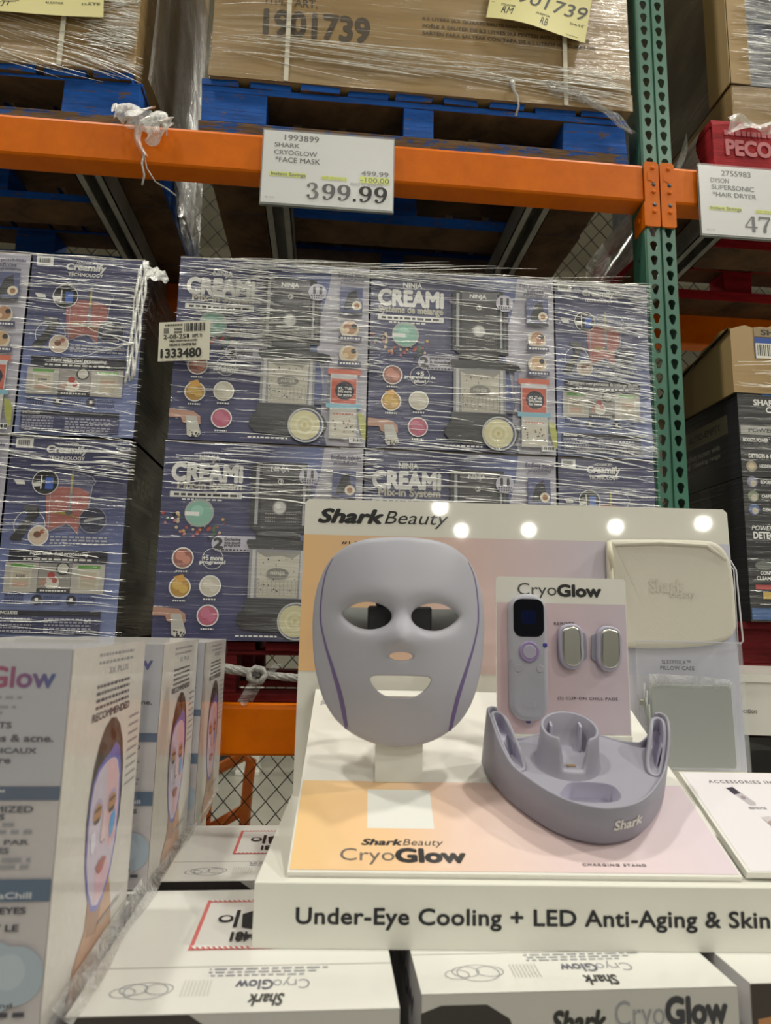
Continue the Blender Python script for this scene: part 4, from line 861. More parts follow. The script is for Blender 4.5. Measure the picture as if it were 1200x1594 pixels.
def hair_front(c):
    c.rect(0, 0, 1, 1, S(198, 196, 192)); c.poly([(0, .05), (.06, .03), (.20, .03), (.27, .07), (.31, .16), (.33, .30), (0, .30)], S(34, 28, 28)); c.poly([(.05, .15), (.12, .10), (.22, .12), (.29, .22), (.30, .7), (0, .7)], S(150, 104, 76)); c.poly([(.09, .16), (.2, .13), (.28, .25), (.29, .6), (.05, .6)], S(198, 186, 208))
    c.t('Shark', .40, .57, .055, .115, INK, b=.05, shear=.25); c.t('Cryo', .60, .76, .03, .125, TXL); c.t('Glow', .765, .96, .025, .10, S(44, 44, 56), b=.05)
    for k in range(4): c.dash(.45, .94, .17+.05*k, .018, TXL, k)
    c.rect(.42, .45, .97, .52, BAR)
def dark_front(c): c.rect(0, 0, 1, 1, S(198, 196, 194)); c.poly([(0, .0), (.36, .0), (.46, .06), (.5, .2), (0, .2)], S(52, 46, 46)); c.poly([(.05, .12), (.4, .12), (.45, .6), (0, .6)], S(160, 112, 86))
def grey_side(c): c.rect(0, 0, 1, 1, S(204, 202, 206)); c.t('Glow', .3, .8, .06, .16, TX, b=.03)
HB = .285
def flat_box(label, x0, x1, y0, y1, arts): return box_thing(label, (x0, y0, ZT-HB), (x1, y1, ZT), GF, arts)
flat_box('white box at bottom left, its lid showing under the display corner', -.193, .073, .614, .868, dict(top=top_art(1), front=dark_front, left=grey_side))
flat_box('white box lying behind the bottom left one, dark photo strip on its front', -.186, .078, .897, 1.122, dict(top=top_art(2), front=dark_front))
flat_box('white box under the display with portrait hair and lettering on its front', .094, .377, .634, .868, dict(top=top_art(3, False), front=hair_front, left=grey_side))
flat_box('white box at the bottom right corner of the photo, orange-lit portrait on it', .392, .66, .638, .868, dict(top=top_art(4, False, False), front=lambda c: (c.rect(0, 0, 1, 1, S(198, 196, 192)), c.poly([(0, 0), (.5, 0), (.5, .3), (0, .3)], S(44, 32, 28)), c.poly([(.02, .1), (.4, .05), (.45, .5), (0, .6)], S(190, 130, 80))), left=grey_side))
flat_box('white box hidden under the display between the portrait box and the fence', .094, .377, .897, 1.122, dict(top=top_art(5, False)))
flat_box('white box carrying the nearest upright box at the left edge', -.475, -.205, .60, .84, dict(top=top_art(6, False), right=grey_side))
flat_box('white box carrying the second upright box, its blue end showing', -.475, -.205, .86, 1.105, dict(top=top_art(7, False), right=lambda c: (c.rect(0, 0, 1, 1, S(178, 180, 196)), c.t('Glow', .5, .95, .03, .13, TX, b=.03))))
flat_box('white box carrying the farthest upright box', -.475, -.205, 1.125, 1.36, dict(top=top_art(8, False)))
o = thing('merchandise_table', 'plain table hidden under the white boxes', 'table', T((.1, .95, 0)))
MB().box((-.5, .6, ZT-HB-.042), (.72, 1.38, ZT-HB-.001)).build('tabletop', DARKP, o, world=True, bevel=.003)
for a in (-.46, .68):
    for b in (.64, 1.34): MB().box((a-.02, b-.02, 0), (a+.02, b+.02, ZT-HB-.042)).build('leg', DARKP, o, world=True)

# ------------------------------------------------------------------ the white display stand
DP = V3((-.059, .722, 1.2958)); YW = R(-3.4)
D = T(DP) @ Matrix.Rotation(YW, 4, 'Z')                              # u right, v back, w up from the front left top corner of the base
PL = S(236, 234, 228)
DW = 1.02
o = thing('display_stand', 'white retail display base and tall back board lettered in black', 'display stand', D @ T((0, 0, -.0605)))
mb = MB().box((0, 0, 0), (DW, .345, .0605), c=PL)
mb.build('base', [WHITE, PRINT], o, bevel=.0012)
mb = MB(); cv = Cv(mb, (0, -.0005, .0605), X, Z, DW, .0605, lift=0)
cv.t('Under-Eye Cooling + LED Anti-Aging & Skin', .0412, .4985, .375, .695, S(34, 34, 40), b=.022, space=1.04)
mb.build('front_lettering', [PRINT], o)
ORG, PNK, LIL, LIB = S(240, 196, 142), S(226, 196, 190), S(214, 200, 212), S(206, 206, 226)
M = T((0, .3275, .0605)) @ Matrix.Rotation(R(-2), 4, 'X')            # the back board leans back two degrees
mb = MB(); r_ = .006
PLB = S(232, 230, 221)
mb.prism([(.003, 0, 0), (.676, 0, 0), (.676, 0, .442-r_), (.676-r_, 0, .442), (.003+r_, 0, .442), (.003, 0, .442-r_)], (0, .005, 0), m=0, c=PLB)
cv = Cv(mb, (.003, 0, .442), X, Z, .673, .442, m=0)
cv.grad(0, .128, 1, .598, ((0, ORG), (.12, S(238, 198, 154)), (.36, PNK), (.62, LIL), (.78, LIB), (1, LIB)))
cv.grad(.74, .59, 1, .90, ((0, S(216, 212, 226)), (1, LIB)))
cv.t('Shark', .0335, .182, .035, .083, S(20, 20, 22), b=.045, shear=.28); cv.t('Beauty', .186, .336, .037, .098, S(26, 26, 28), shear=.28); cv.t('™', .338, .342, .085, .088, INK)
cv.t('#1 SKINCARE', .088, .215, .149, .160, S(70, 60, 50), b=.02)
cv.t('SLEEPISILK™', .822, .888, .538, .551, S(80, 80, 96), b=.03, space=1.1); cv.t('PILLOW CASE', .818, .896, .558, .571, S(80, 80, 96), b=.03, space=1.1)
b = mb.build('back_board', [ACRYL], o); b.matrix_local = M
# sloping print board in front
AB = R(24.5)
MBD = D @ T((.0304, .0112, .0055)) @ Matrix.Rotation(AB, 4, 'X')     # u right, w up the slope, n out of the board
L = .352
o = thing('print_board', 'sloping board with peach to lilac print in front of the face mask', 'display board', MBD)
mb = MB(); mb.box((0, 0, -.006), (.460, L, 0), c=PL)
cv = Cv(mb, (0, L, 0), X, Y, .460, L, lift=.0003); V = lambda w: 1-w/L
cv.grad(.004, V(.141), .996, V(.003), ((0, S(244, 204, 146)), (.22, S(243, 202, 156)), (.40, S(236, 206, 192)), (.62, S(230, 206, 206)), (1, S(226, 210, 222))))
cv.rect(.172, V(.1262), .331, V(.0625), S(234, 234, 230))
cv.t('Shark', .160, .252, V(.046), V(.0375), S(30, 28, 28), b=.045, shear=.25); cv.t('Beauty', .254, .348, V(.0465), V(.0345), S(60, 54, 52), shear=.25)
cv.t('Cryo', .112, .234, V(.0325), V(.0105), S(110, 98, 92)); cv.t('Glow', .238, .392, V(.0325), V(.0145), S(34, 32, 34), b=.05)
cv.t('CHARGING STAND', .653, .796, V(.0150), V(.0118), S(90, 80, 84), b=.03, space=1.3)
mb.build('printed_panel', [ACRYL], o)
mb = MB(); ca, sa = math.cos(AB), math.sin(AB)                       # wedge carrying it
mb.prism([(.012, .006*math.tan(AB)+.012, -.0065), (.012, L-.002, -.0065), (.012, L-.002-(L*sa)*sa+.0, -.0065-(L-.004)*sa*ca*1.0+.004), ], (.436, 0, 0)); mb.build('wedge', [WHITE], o)
o = thing('accessory_board', 'white sloping board headed ACCESSORIES INCLUDED at the right', 'display board', MBD @ T((.4665, .004, .001)))
mb = MB(); mb.box((0, 0, -.006), (.36, .162, .001), c=PL); cv = Cv(mb, (0, .162, .001), X, Y, .36, .162, lift=.0003); V = lambda w: 1-w/.162
cv.rect(.01, .01, .99, .99, S(234, 230, 236)); gx = S(110, 108, 116)
cv.t('ACCESSORIES INCLUDED', .080, .410, V(.146), V(.1405), gx, b=.03, space=1.25)
cv.poly([(.122, V(.132)), (.150, V(.134)), (.185, V(.106)), (.180, V(.101)), (.160, V(.101))], S(190, 184, 192)); cv.poly([(.124, V(.1315)), (.149, V(.1335)), (.160, V(.1225)), (.135, V(.1195))], S(44, 46, 66)); cv.ell(.157, V(.1145), .008, S(150, 134, 150)); cv.t('REMOTE', .15, .205, V(.098), V(.0945), gx, b=.02)
cv.ell(.305, V(.120), .027, S(168, 168, 162), ry=.012); cv.ell(.352, V(.1185), .027, S(198, 192, 174), ry=.012); cv.t('CLIP-ON', .285, .335, V(.1005), V(.0975), gx); cv.t('CHILL PADS', .28, .35, V(.0955), V(.0925), gx)
cv.poly([(.165, V(.081)), (.195, V(.083)), (.225, V(.060)), (.21, V(.048)), (.18, V(.062))], S(206, 200, 206)); cv.ell(.185, V(.071), .012, S(170, 150, 150)); cv.line([(.235, V(.085)), (.26, V(.07)), (.275, V(.05)), (.25, V(.04)), (.21, V(.05))], .0025, S(208, 204, 196))
for k, (s_, a, b_) in enumerate((('USB-C', .20, .25), ('CHARGING CABLE', .155, .30), ('+ WALL PLUG', .165, .28))): cv.t(s_, a, b_, V(.036-.0055*k), V(.0325-.0055*k), gx, b=.01)
mb.build('printed_panel', [GLOSSP], o)
mb = MB(); mb.box((.01, .02, -.012), (.35, .15, -.0065)); mb.build('foam_mount', [WHITE], o)
def board_z(v): return .0055 + (v-.0112)*math.tan(AB)                # height of the sloping board in the display frame

# ------------------------------------------------------------------ the face mask on its block
MU, MV, MZ = .1447, .158, .2603
def sm(a, b, x): x = min(1, max(0, (x-a)/(b-a))); return x*x*(3-2*x)
OUTL = [(0, 433), (60, 431.5), (120, 428), (175, 422), (222, 412), (275, 392), (320, 363), (355, 337), (383, 305), (410, 258), (430, 208), (445, 163), (455, 118), (462, 60), (465, 0), (465, -60), (462, -122), (457, -182), (450, -240), (441, -292), (428, -342), (412, -398), (393, -450), (365, -500), (332, -545), (295, -580), (255, -610), (210, -636), (160, -657), (110, -671), (60, -680), (0, -683)]
OUTL = [(a/4230, b/4440) for a, b in OUTL]; OUTL = OUTL + [(-a, b) for a, b in OUTL[-2:0:-1]]
EYE = [(a/4480, b/4480) for a, b in ((50, -2), (58, 25), (88, 50), (138, 70), (195, 74), (250, 61), (300, 30), (320, 8), (303, -20), (255, -55), (200, -74), (140, -73), (90, -56), (60, -30))]
NOSE = [(62*math.cos(i*math.pi/10)/4480, (-208+22*math.sin(i*math.pi/10))/4480) for i in range(20)]
MOUTH = [(a/4480, b/4480) for a, b in ((-161, -330), (-155, -318), (-138, -311), (-78, -308), (0, -307), (78, -308), (138, -311), (155, -318), (161, -332), (145, -362), (112, -394), (72, -417), (0, -418), (-72, -417), (-112, -394), (-145, -362))]
def smooth_loop(p, n=3):
    for _ in range(n):
        q = []
        for i in range(len(p)):
            a, b = p[i], p[(i+1) % len(p)]; q += [(a[0]*.75+b[0]*.25, a[1]*.75+b[1]*.25), (a[0]*.25+b[0]*.75, a[1]*.25+b[1]*.75)]
        p = q
    return p
def dist(loop, x, z):
    d = 9; n = len(loop)
    for i in range(n):
        ax, az = loop[i]; bx, bz = loop[(i+1) % n]; ux, uz = bx-ax, bz-az; l = ux*ux+uz*uz or 1e-12
        t = max(0, min(1, ((x-ax)*ux+(z-az)*uz)/l)); d = min(d, math.hypot(x-ax-t*ux, z-az-t*uz))
    return d
def inside(loop, x, z):
    r = False; n = len(loop)
    for i in range(n):
        ax, az = loop[i]; bx, bz = loop[(i+1) % n]
        if (az > z) != (bz > z) and x < (bx-ax)*(z-az)/(bz-az)+ax: r = not r
    return r
OUT = smooth_loop(OUTL, 1); EL = smooth_loop(EYE, 2); ER = [(-a, b) for a, b in EL][::-1]; NO = smooth_loop(NOSE, 1); MO = smooth_loop(MOUTH, 2)
HOLES = [EL, ER, NO, MO]; EYEO = EYE
def relief(x, z, edges=True):                                        # how far the mask stands out towards the viewer
    nx = abs(x)/.1095; nz = (z+.03)/.135
    h = .066*(1-min(1, nx)**2.5) - .030*abs(nz)**2.2 - .006*max(0, -nz)**3
    h += .015*math.exp(-(x/.0175)**2)*(sm(-.0450, -.0275, z) if z < -.0275 else math.exp(-((z+.0275)/.026)**2))   # nose
    for s in (-1, 1):
        h -= .010*math.exp(-(((x-s*.041)/.034)**2+(z/.0195)**2)**1.5)   # eye sockets
    h += .0010*math.exp(-(x/.05)**2-((z-.030)/.014)**2)               # brow
    h += .003*math.exp(-(x/.045)**2-((z+.083)/.025)**2)               # mouth area
    if edges:
        for H, w in ((EL, .0080), (ER, .0080), (NO, .003), (MO, .0022)):
            cx = sum(p[0] for p in H)/len(H); cz = sum(p[1] for p in H)/len(H)
            if abs(x-cx) < .06 and abs(z-cz) < .05:
                d = 0 if inside(H, x, z) else dist(H, x, z)
                if d < w: q = 1-d/w; h -= w*.75*(1-math.sqrt(max(0, 1-q*q)))
        d = dist(OUT, x, z)
        if d < .006: q = 1-d/.006; h -= .006*(1-math.sqrt(max(0, 1-q*q)))
    return h
pts = []; edges = []
def loop_in(lp):
    b = len(pts); pts.extend(lp); edges.extend([(b+i, b+(i+1) % len(lp)) for i in range(len(lp))])
for lp in [OUT]+HOLES: loop_in(lp)
def offset_ring(lp, d, sgn):
    cx = sum(p[0] for p in lp)/len(lp); cz = sum(p[1] for p in lp)/len(lp); o = []
    n = len(lp)
    for i in range(n):
        a, b = lp[i-1], lp[(i+1) % n]; tx, tz = b[0]-a[0], b[1]-a[1]; l = math.hypot(tx, tz) or 1; nx_, nz_ = tz/l, -tx/l
        if (nx_*(lp[i][0]-cx)+nz_*(lp[i][1]-cz)) < 0: nx_, nz_ = -nx_, -nz_
        o.append((lp[i][0]+nx_*d*sgn, lp[i][1]+nz_*d*sgn))
    return o
for dd in (.0008, .002, .004, .006):
    for p in offset_ring(OUT, dd, -1): pts.append(p)
for H, ds in ((EL, (.0006, .0016, .0032, .0055, .0085)), (ER, (.0006, .0016, .0032, .0055, .0085)), (NO, (.0006, .0015, .003)), (MO, (.0006, .0013, .0024))):
    for dd in ds:
        for p in offset_ring(H, dd, 1): pts.append(p)
g = .0034
for i in range(-34, 35):
    for j in range(-52, 34):
        x, z = i*g+(g/2 if j % 2 else 0), j*g
        if not inside(OUT, x, z) or dist(OUT, x, z) < .0065: continue
        bad = False
        for H, w in ((EL, .0095), (ER, .0095), (NO, .004), (MO, .0034)):
            if inside(H, x, z) or dist(H, x, z) < w: bad = True; break
        if not bad: pts.append((x, z))
r = delaunay_2d_cdt([__import__('mathutils').Vector(p) for p in pts], edges, [], 0, 1e-6)
vo, fo = r[0], r[2]; vv = [(p.x, -relief(p.x, p.y), p.y) for p in vo]; ff = []
for f in fo:
    cx = sum(vo[i].x for i in f)/len(f); cz = sum(vo[i].y for i in f)/len(f)
    if not inside(OUT, cx, cz) or any(inside(H, cx, cz) for H in HOLES): continue
    a, b, c = (V3(vv[i]) for i in f[:3]); ff.append(tuple(f) if (b-a).cross(c-a).y < 0 else tuple(f)[::-1])
o = thing('face_mask', 'lilac grey face mask with eye, nose and mouth openings on a white block', 'face mask', D @ T((MU, MV, MZ)))
mb = MB(); used = sorted({i for f in ff for i in f}); mp = {i: k for k, i in enumerate(used)}
mb.add([vv[i] for i in used], [tuple(mp[i] for i in f) for f in ff], 0, smooth=True)
mb.build('mask_shell', [LILACM], o, solid=.0045)
SEAM = [(378, 308), (405, 255), (420, 208), (434, 98), (436, 8), (430, -50), (413, -112), (392, -180), (368, -242), (342, -315), (318, -382), (302, -440), (288, -500), (272, -592)]
WID = [4, 6, 7, 8, 9, 10, 11, 14, 18, 22, 25, 25, 24, 18]
for s in (-1, 1):
    mb = MB(); n = 60; P = []; Wd = []
    for i in range(n+1):
        t = i/n*(len(SEAM)-1); k = min(int(t), len(SEAM)-2); q = t-k; P.append((SEAM[k][0]*(1-q)+SEAM[k+1][0]*q, SEAM[k][1]*(1-q)+SEAM[k+1][1]*q)); Wd.append(WID[k]*(1-q)+WID[k+1]*q)
    for _ in range(4): P = [P[0]]+[((P[i-1][0]+2*P[i][0]+P[i+1][0])/4, (P[i-1][1]+2*P[i][1]+P[i+1][1])/4) for i in range(1, n)]+[P[-1]]
    vs = []
    for (a, b), w in zip(P, Wd):
        for q in (-.5, 0, .5):
            x, z = s*(a+q*w)/4380, b/4380; vs.append((x, -relief(x, z)-.0004-.0003*(q == 0), z))
    fs = [(3*i+j, 3*i+j+1, 3*i+4+j, 3*i+3+j) if s < 0 else (3*i+3+j, 3*i+4+j, 3*i+1+j, 3*i+j) for i in range(n) for j in (0, 1)]
    mb.add(vs, fs, 0, smooth=True); mb.build('side_seam', [PURPLE], o)
MB().grid(lambda u, v: (.088*math.sin((u-.5)*3.0)/math.sin(1.5), .006+.052*math.cos((u-.5)*3.0), -.028+.043*v-.004), 24, 2).build('head_strap', [STRAPM], o, solid=.0015)
mb = MB(); mb.box((-.040, -.020, -.029), (.040, .030, .0125)); mb.box((-.030, -.022, .0125), (-.004, .02, .024)); mb.build('shaded_mount', [DARKP], o, bevel=.003)  # mount behind the nose, the shade inside the mask put into its dark colour
mb = MB(); lg = Cv(mb, (-.095, -.0085, -.103), (1, -.62, .35), Z, .012, .007, lift=.0005); lg.t('shark', 0, 1, 0, 1, S(196, 194, 204), b=.03, shear=.2); mb.build('embossed_logo', [PRINT], o)
# white block under the chin
z0 = board_z(.137); SB = D @ T((.1465, .137, z0))
o = thing('mask_block', 'white upright block on the sloping board carrying the face mask', 'display block', SB)
sl = math.tan(AB); h_ = .1610-z0
mb = MB(); w_ = .0287; dp = .030
mb.add([(-w_, 0, .0006), (w_, 0, .0006), (w_, dp, dp*sl+.0006), (-w_, dp, dp*sl+.0006), (-w_, 0, h_), (w_, 0, h_), (w_, dp, h_), (-w_, dp, h_)], [(3, 2, 1, 0), (4, 5, 6, 7), (0, 1, 5, 4), (1, 2, 6, 5), (2, 3, 7, 6), (3, 0, 4, 7)])
mb.build('block', [WHITE], o, bevel=.0008)
MB().box((-w_-.0018, -.002, .0), (-w_-.0006, dp, .040)).build('clear_tab', [CLEARF], o)

# ------------------------------------------------------------------ charging stand
CSM = MBD @ T((.357-.0304, .037, .0006)) @ Matrix.Rotation(R(-2), 4, 'Z')
o = thing('charging_stand', 'lilac grey charging stand with a cup and two arms on the sloping board', 'charging stand', CSM)
HALF = [(0, 0), (.012, .0015), (.025, .005), (.036, .0095), (.047, .0165), (.057, .025), (.067, .036), (.076, .047), (.084, .058), (.092, .071), (.099, .085), (.1045, .099), (.1085, .113), (.111, .125), (.1112, .134), (.108, .140), (.102, .1425), (.096, .141), (.0915, .137), (.088, .132), (.084, .1285), (.077, .127), (.066, .131), (.054, .138), (.040, .146), (.022, .152), (0, .154)]
lp = HALF + [(-a, b) for a, b in HALF[-2:0:-1]]
lp = smooth_loop(lp, 2)
def tipf(x, y): return sm(.058, .128, y)*sm(.076, .094, abs(x))
def backf(x, y): return 1-sm(.118, .140, y)*(1-sm(.084, .096, abs(x)))   # 0 on the open back between the arms
DECK = .0425
def rimh(x, y):
    lip = .0475+.0015*sm(0, .06, y)+.031*tipf(x, y)**1.0
    return DECK+.0005+(lip-DECK)*backf(x, y)
n = len(lp)
def ring(off, zf, scale=1.0): 
    q = offset_ring(lp, off, -1); return [(a, b, zf(a0, b0)) for (a, b), (a0, b0) in zip(q, lp)]
def offv(f):
    o_ = []
    for i in range(n):
        a, b = lp[i-1], lp[(i+1) % n]; tx, tz = b[0]-a[0], b[1]-a[1]; l = math.hypot(tx, tz) or 1; nx_, ny_ = tz/l, -tx/l; d = f(*lp[i]); o_.append((lp[i][0]-nx_*d, lp[i][1]-ny_*d))
    return o_
ccw = sum(lp[i][0]*lp[(i+1) % n][1]-lp[(i+1) % n][0]*lp[i][1] for i in range(n)) > 0
if not ccw: lp = lp[::-1]
mb = MB()
thick = lambda x, y: .0032
rs = []
for f, z in ((lambda x, y: .006, lambda x, y: 0), (lambda x, y: .0025, lambda x, y: .0025), (lambda x, y: 0, lambda x, y: .007), (lambda x, y: .0015, lambda x, y: rimh(x, y)-.0012), (lambda x, y: .0024, lambda x, y: rimh(x, y)-.0002), (lambda x, y: .0036, lambda x, y: rimh(x, y)), (lambda x, y: .0046, lambda x, y: rimh(x, y)-.0008), (lambda x, y: .0052, lambda x, y: min(rimh(x, y)-.002, max(DECK, rimh(x, y)-.006))), (lambda x, y: .0062, lambda x, y: DECK)):
    q = offv(f); rs.append([(a, b, z(*lp[i])) for i, (a, b) in enumerate(q)])
mb.rings(rs, cap0=True)
# the deck, with an oval well sunk into it
deck = [(a, b) for a, b, _ in rs[-1]]
pit = smooth_loop([(-.043, .027), (-.034, .0195), (-.010, .0165), (.016, .0190), (.026, .0255), (.027, .036), (.024, .047), (.012, .0515), (-.016, .0520), (-.028, .0480), (-.036, .038)], 2)
pz = [(pit, DECK), (offset_ring(pit, .001, -1), DECK-.001), (offset_ring(pit, .003, -1), DECK-.018), (offset_ring(pit, .007, -1), DECK-.021)]
tri = tessellate_polygon([[V3((a, b, 0)) for a, b in deck], [V3((a, b, 0)) for a, b in pit]]); al = [(a, b, DECK) for a, b in deck]+[(a, b, DECK) for a, b in pit]
tf = []
for t in tri:
    a, b, c = (V3(al[i]) for i in t); tf.append(tuple(t) if (b-a).cross(c-a).z > 0 else tuple(t)[::-1])
mb.add(al, tf, 0)
b_ = mb.build('stand_body', [LILAC], o)
mb = MB(); mb.rings([[(a, b, z) for a, b in q] for q, z in pz][::1], cap1=True); mb.build('oval_well', [LILAC2], o)
# raised cup for the remote, cut open at the front
mb = MB(); N = 120; CX, CY = -.019, .084
def cup(r, zf): return [(CX+r*math.cos(2*math.pi*i/N)+(zf(2*math.pi*i/N)-DECK)*.10, CY+r*.86*math.sin(2*math.pi*i/N)+(zf(2*math.pi*i/N)-DECK)*.56, zf(2*math.pi*i/N)) for i in range(N)]
def ctop(a):
    d = abs((a-1.5*math.pi+math.pi) % (2*math.pi)-math.pi)           # angle away from the front
    return .0505+.0275*sm(.36, .62, d)**.55+.0025*math.cos(a-math.pi/2)*sm(.5, 1.2, d)
zt = lambda a: ctop(a)
mb.rings([cup(.0385, lambda a: DECK-.001), cup(.0372, lambda a: DECK+.0015), cup(.0362, lambda a: min(.048, zt(a)-.0006)), cup(.0352, lambda a: min(.056, zt(a)-.0006)), cup(.0342, lambda a: min(.066, zt(a)-.0006)), cup(.0336, lambda a: zt(a)-.0006), cup(.0331, lambda a: zt(a)), cup(.0306, lambda a: zt(a)), cup(.0300, lambda a: zt(a)-.0008), cup(.0290, lambda a: min(.062, zt(a)-.001)), cup(.0272, lambda a: .0495), cup(.0255, lambda a: .0485)], cap1=True)
mb.build('remote_cup', [LILAC], o)
MB().box((CX-.0045, CY-.015, .0483), (CX+.0055, CY-.011, .0494)).build('charging_contact', [plain('brass_contact', S(150, 128, 100), .4, .6)], o)
for a in (-.019, .016):
    q_ = [(CX+a+dx, CY+.0135+dy, z) for z, k in ((.049, 0), (.074, 1)) for dx, dy in ((0+.002*k, .014*k), (.003+.002*k, .014*k), (.003+.002*k, .010+.014*k), (.002*k, .010+.014*k))]
    MB().add(q_, [(3, 2, 1, 0), (4, 5, 6, 7), (0, 1, 5, 4), (1, 2, 6, 5), (2, 3, 7, 6), (3, 0, 4, 7)]).build('cup_rib', [LILAC2], o, bevel=.0006)
# padded cradles inside both arm tips
for s in (-1, 1):
    A = [(.068, .070), (.075, .064), (.083, .066), (.0905, .080), (.098, .096), (.1035, .113), (.1055, .126), (.104, .134), (.097, .136), (.0905, .132), (.086, .124), (.079, .104), (.071, .086)]
    A = smooth_loop([(s*a, b) for a, b in A], 2)
    if sum(A[i][0]*A[(i+1) % len(A)][1]-A[(i+1) % len(A)][0]*A[i][1] for i in range(len(A))) < 0: A = A[::-1]
    topz = lambda x, y: DECK+.001+.0335*sm(.062, .128, y)
    mb = MB(); ins = offset_ring(A, .0042, -1); ins2 = offset_ring(A, .0052, -1)
    mb.rings([[(a, b, DECK-.0005) for a, b in A], [(a, b, topz(a, b)-.0008) for a, b in A], [(a, b, topz(a, b)) for a, b in offset_ring(A, .0008, -1)], [(a, b, topz(a, b)) for a, b in offset_ring(A, .0036, -1)], [(a, b, topz(a, b)-.0008) for a, b in ins]])
    mb.build('cradle', [LILAC], o)
    mb = MB(); mb.rings([[(a, b, topz(a, b)-.0008) for a, b in ins], [(a, b, DECK-.012+.030*sm(.092, .095, b)) for a, b in ins2]], cap1=True, smooth=False); mb.build('pad_slot', [LILAC2], o)
mb = MB(); cv = Cv(mb, (0, 0, 0), X, Z, 1, 1)
v, f, bb = glyphs('Shark', .06); sx = .0335/(bb[2]-bb[0])
for ox, oy in [(.03*math.cos(i*math.pi/4), .03*math.sin(i*math.pi/4)) for i in range(8)]:
    vs = []
    for x, y in v:
        a = .0125+(x+ox-bb[0])*sx; t = a
        # follow the curved wall
        k = 0
        while k < len(HALF)-2 and HALF[k+1][0] < a: k += 1
        q = (a-HALF[k][0])/max(1e-6, HALF[k+1][0]-HALF[k][0]); yy_ = HALF[k][1]*(1-q)+HALF[k+1][1]*q
        zz = .0215+(y+oy)*sx*1.05; vs.append((a, yy_-.0009-.00003*ox-.00005*oy+.0015*(zz-.007)/.04, zz))
    mb.add(vs, f, 0, c=S(226, 224, 220))
mb.build('white_logo', [PRINT], o)

# ------------------------------------------------------------------ card with the remote and the chill pads
cz = board_z(.2225); CM = D @ T((.2815, .2225, cz+.0004)) @ Matrix.Rotation(R(-1), 4, 'X')
CWD, CHT = .1815, .2165
o = thing('product_card', 'white upright card with pink print holding a remote and pads, behind the charging stand', 'display card', CM)
mb = MB(); mb.prism([(0, 0, 0), (CWD, 0, 0), (CWD, 0, CHT-.003), (CWD-.003, 0, CHT), (.003, 0, CHT), (0, 0, CHT-.003)], (0, .004, 0), c=PL)
cv = Cv(mb, (0, 0, CHT), X, Z, CWD, CHT)
cv.grad(.008, .165, .992, .965, ((0, S(222, 192, 198)), (.6, S(216, 196, 206)), (1, S(212, 198, 212))))
cv.t('Cryo', .165, .465, .038, .14, S(80, 78, 78)); cv.t('Glow', .475, .805, .045, .118, S(30, 30, 32), b=.045)
cv.t('REMOTE', .44, .592, .282, .302, S(90, 76, 88), b=.02, space=1.25); cv.t('(2) CLIP-ON CHILL PADS', .455, .905, .742, .764, S(90, 76, 88), b=.02, space=1.15)
mb.build('card_face', [ACRYL], o)
MB().box((-.0005, -.003, -.0005), (CWD+.0005, -.0003, .006)).build('card_lip', [WHITE], o, bevel=.0006)
MB().add([(.02, .0045, .0026), (CWD-.02, .0045, .0026), (CWD-.02, .0045, .10), (.02, .0045, .10), (.02, .030, .0146), (CWD-.02, .030, .0146)], [(0, 1, 5, 4), (0, 4, 3), (1, 2, 5), (2, 3, 4, 5), (0, 3, 2, 1)]).build('easel_foot', [WHITE], o)
def rrect(cx, cz, w, h, r, n=8):
    o_ = []
    for qx, qz, a0 in ((1, 1, 0), (-1, 1, 90), (-1, -1, 180), (1, -1, 270)):
        for i in range(n+1): a = R(a0+90*i/n); o_.append((cx+qx*(w/2-r)+r*math.cos(a), cz+qz*(h/2-r)+r*math.sin(a)))
    return o_
def pill(mb, loop, y0, y1, c=(.8, .8, .8, 1), bev=.003, m=0):       # rounded slab standing out of the card towards the viewer
    rs = [[(a, -y0, b) for a, b in loop]]
    for k in range(5): a = k/4*math.pi/2; rs.append([(x, -(y1-bev+bev*math.sin(a)), z) for x, z in offset_ring(loop, bev*(1-math.cos(a)), -1)])
    if sum(loop[i][0]*loop[(i+1) % len(loop)][1]-loop[(i+1) % len(loop)][0]*loop[i][1] for i in range(len(loop))) < 0: rs = [r_[::-1] for r_ in rs]
    return mb.rings(rs, m=m, c=c, cap1=True)
RM = CM @ T((.0415, -.0006, .1085))
o = thing('remote_control', 'lilac grey remote with a black screen and dial fixed on the card', 'remote control', RM)
body = rrect(0, 0, .0515, .168, .0225, 10)
pill(MB(), body, 0, .014, bev=.006).build('remote_body', [LILACM], o)
scr = rrect(0, .0515, .0415, .051, .011, 8)
pill(MB(), scr, .0135, .0146, bev=.0006).build('screen', [BLACKG], o)
mb = MB(); pill(mb, rrect(0, .0525, .020, .018, .004), .0146, .01465, bev=.00002); mb.build('screen_icon', [plain('dim_blue_icon', S(14, 22, 60), .1)], o)
dial = [(.0138*math.cos(i*math.pi/24), .0138*math.sin(i*math.pi/24)+.0065) for i in range(48)]
dl = MB(); pill(dl, dial, .0135, .0165, bev=.001); d_ = dl.build('dial', [plain('violet_dial', S(160, 140, 190), .3, .2)], o)
tk = MB()
for i in range(24):
    a = i*math.pi/12; tk.box((.0115*math.cos(a)-.0007, -.0172, .0065+.0115*math.sin(a)-.0007), (.0115*math.cos(a)+.0007, -.0163, .0065+.0115*math.sin(a)+.0007))
pill(tk, [(.0092*math.cos(i*math.pi/16), .0092*math.sin(i*math.pi/16)+.0065) for i in range(32)], .0160, .0174, bev=.0008); tk.build('dial_ring', [LILAC2], d_)
for s in (-1, 1): pill(MB(), [(s*.0145+.0052*math.cos(i*math.pi/12), -.0155+.0052*math.sin(i*math.pi/12)) for i in range(24)], .0135, .0147, bev=.0006).build('button', [LILACM], o)
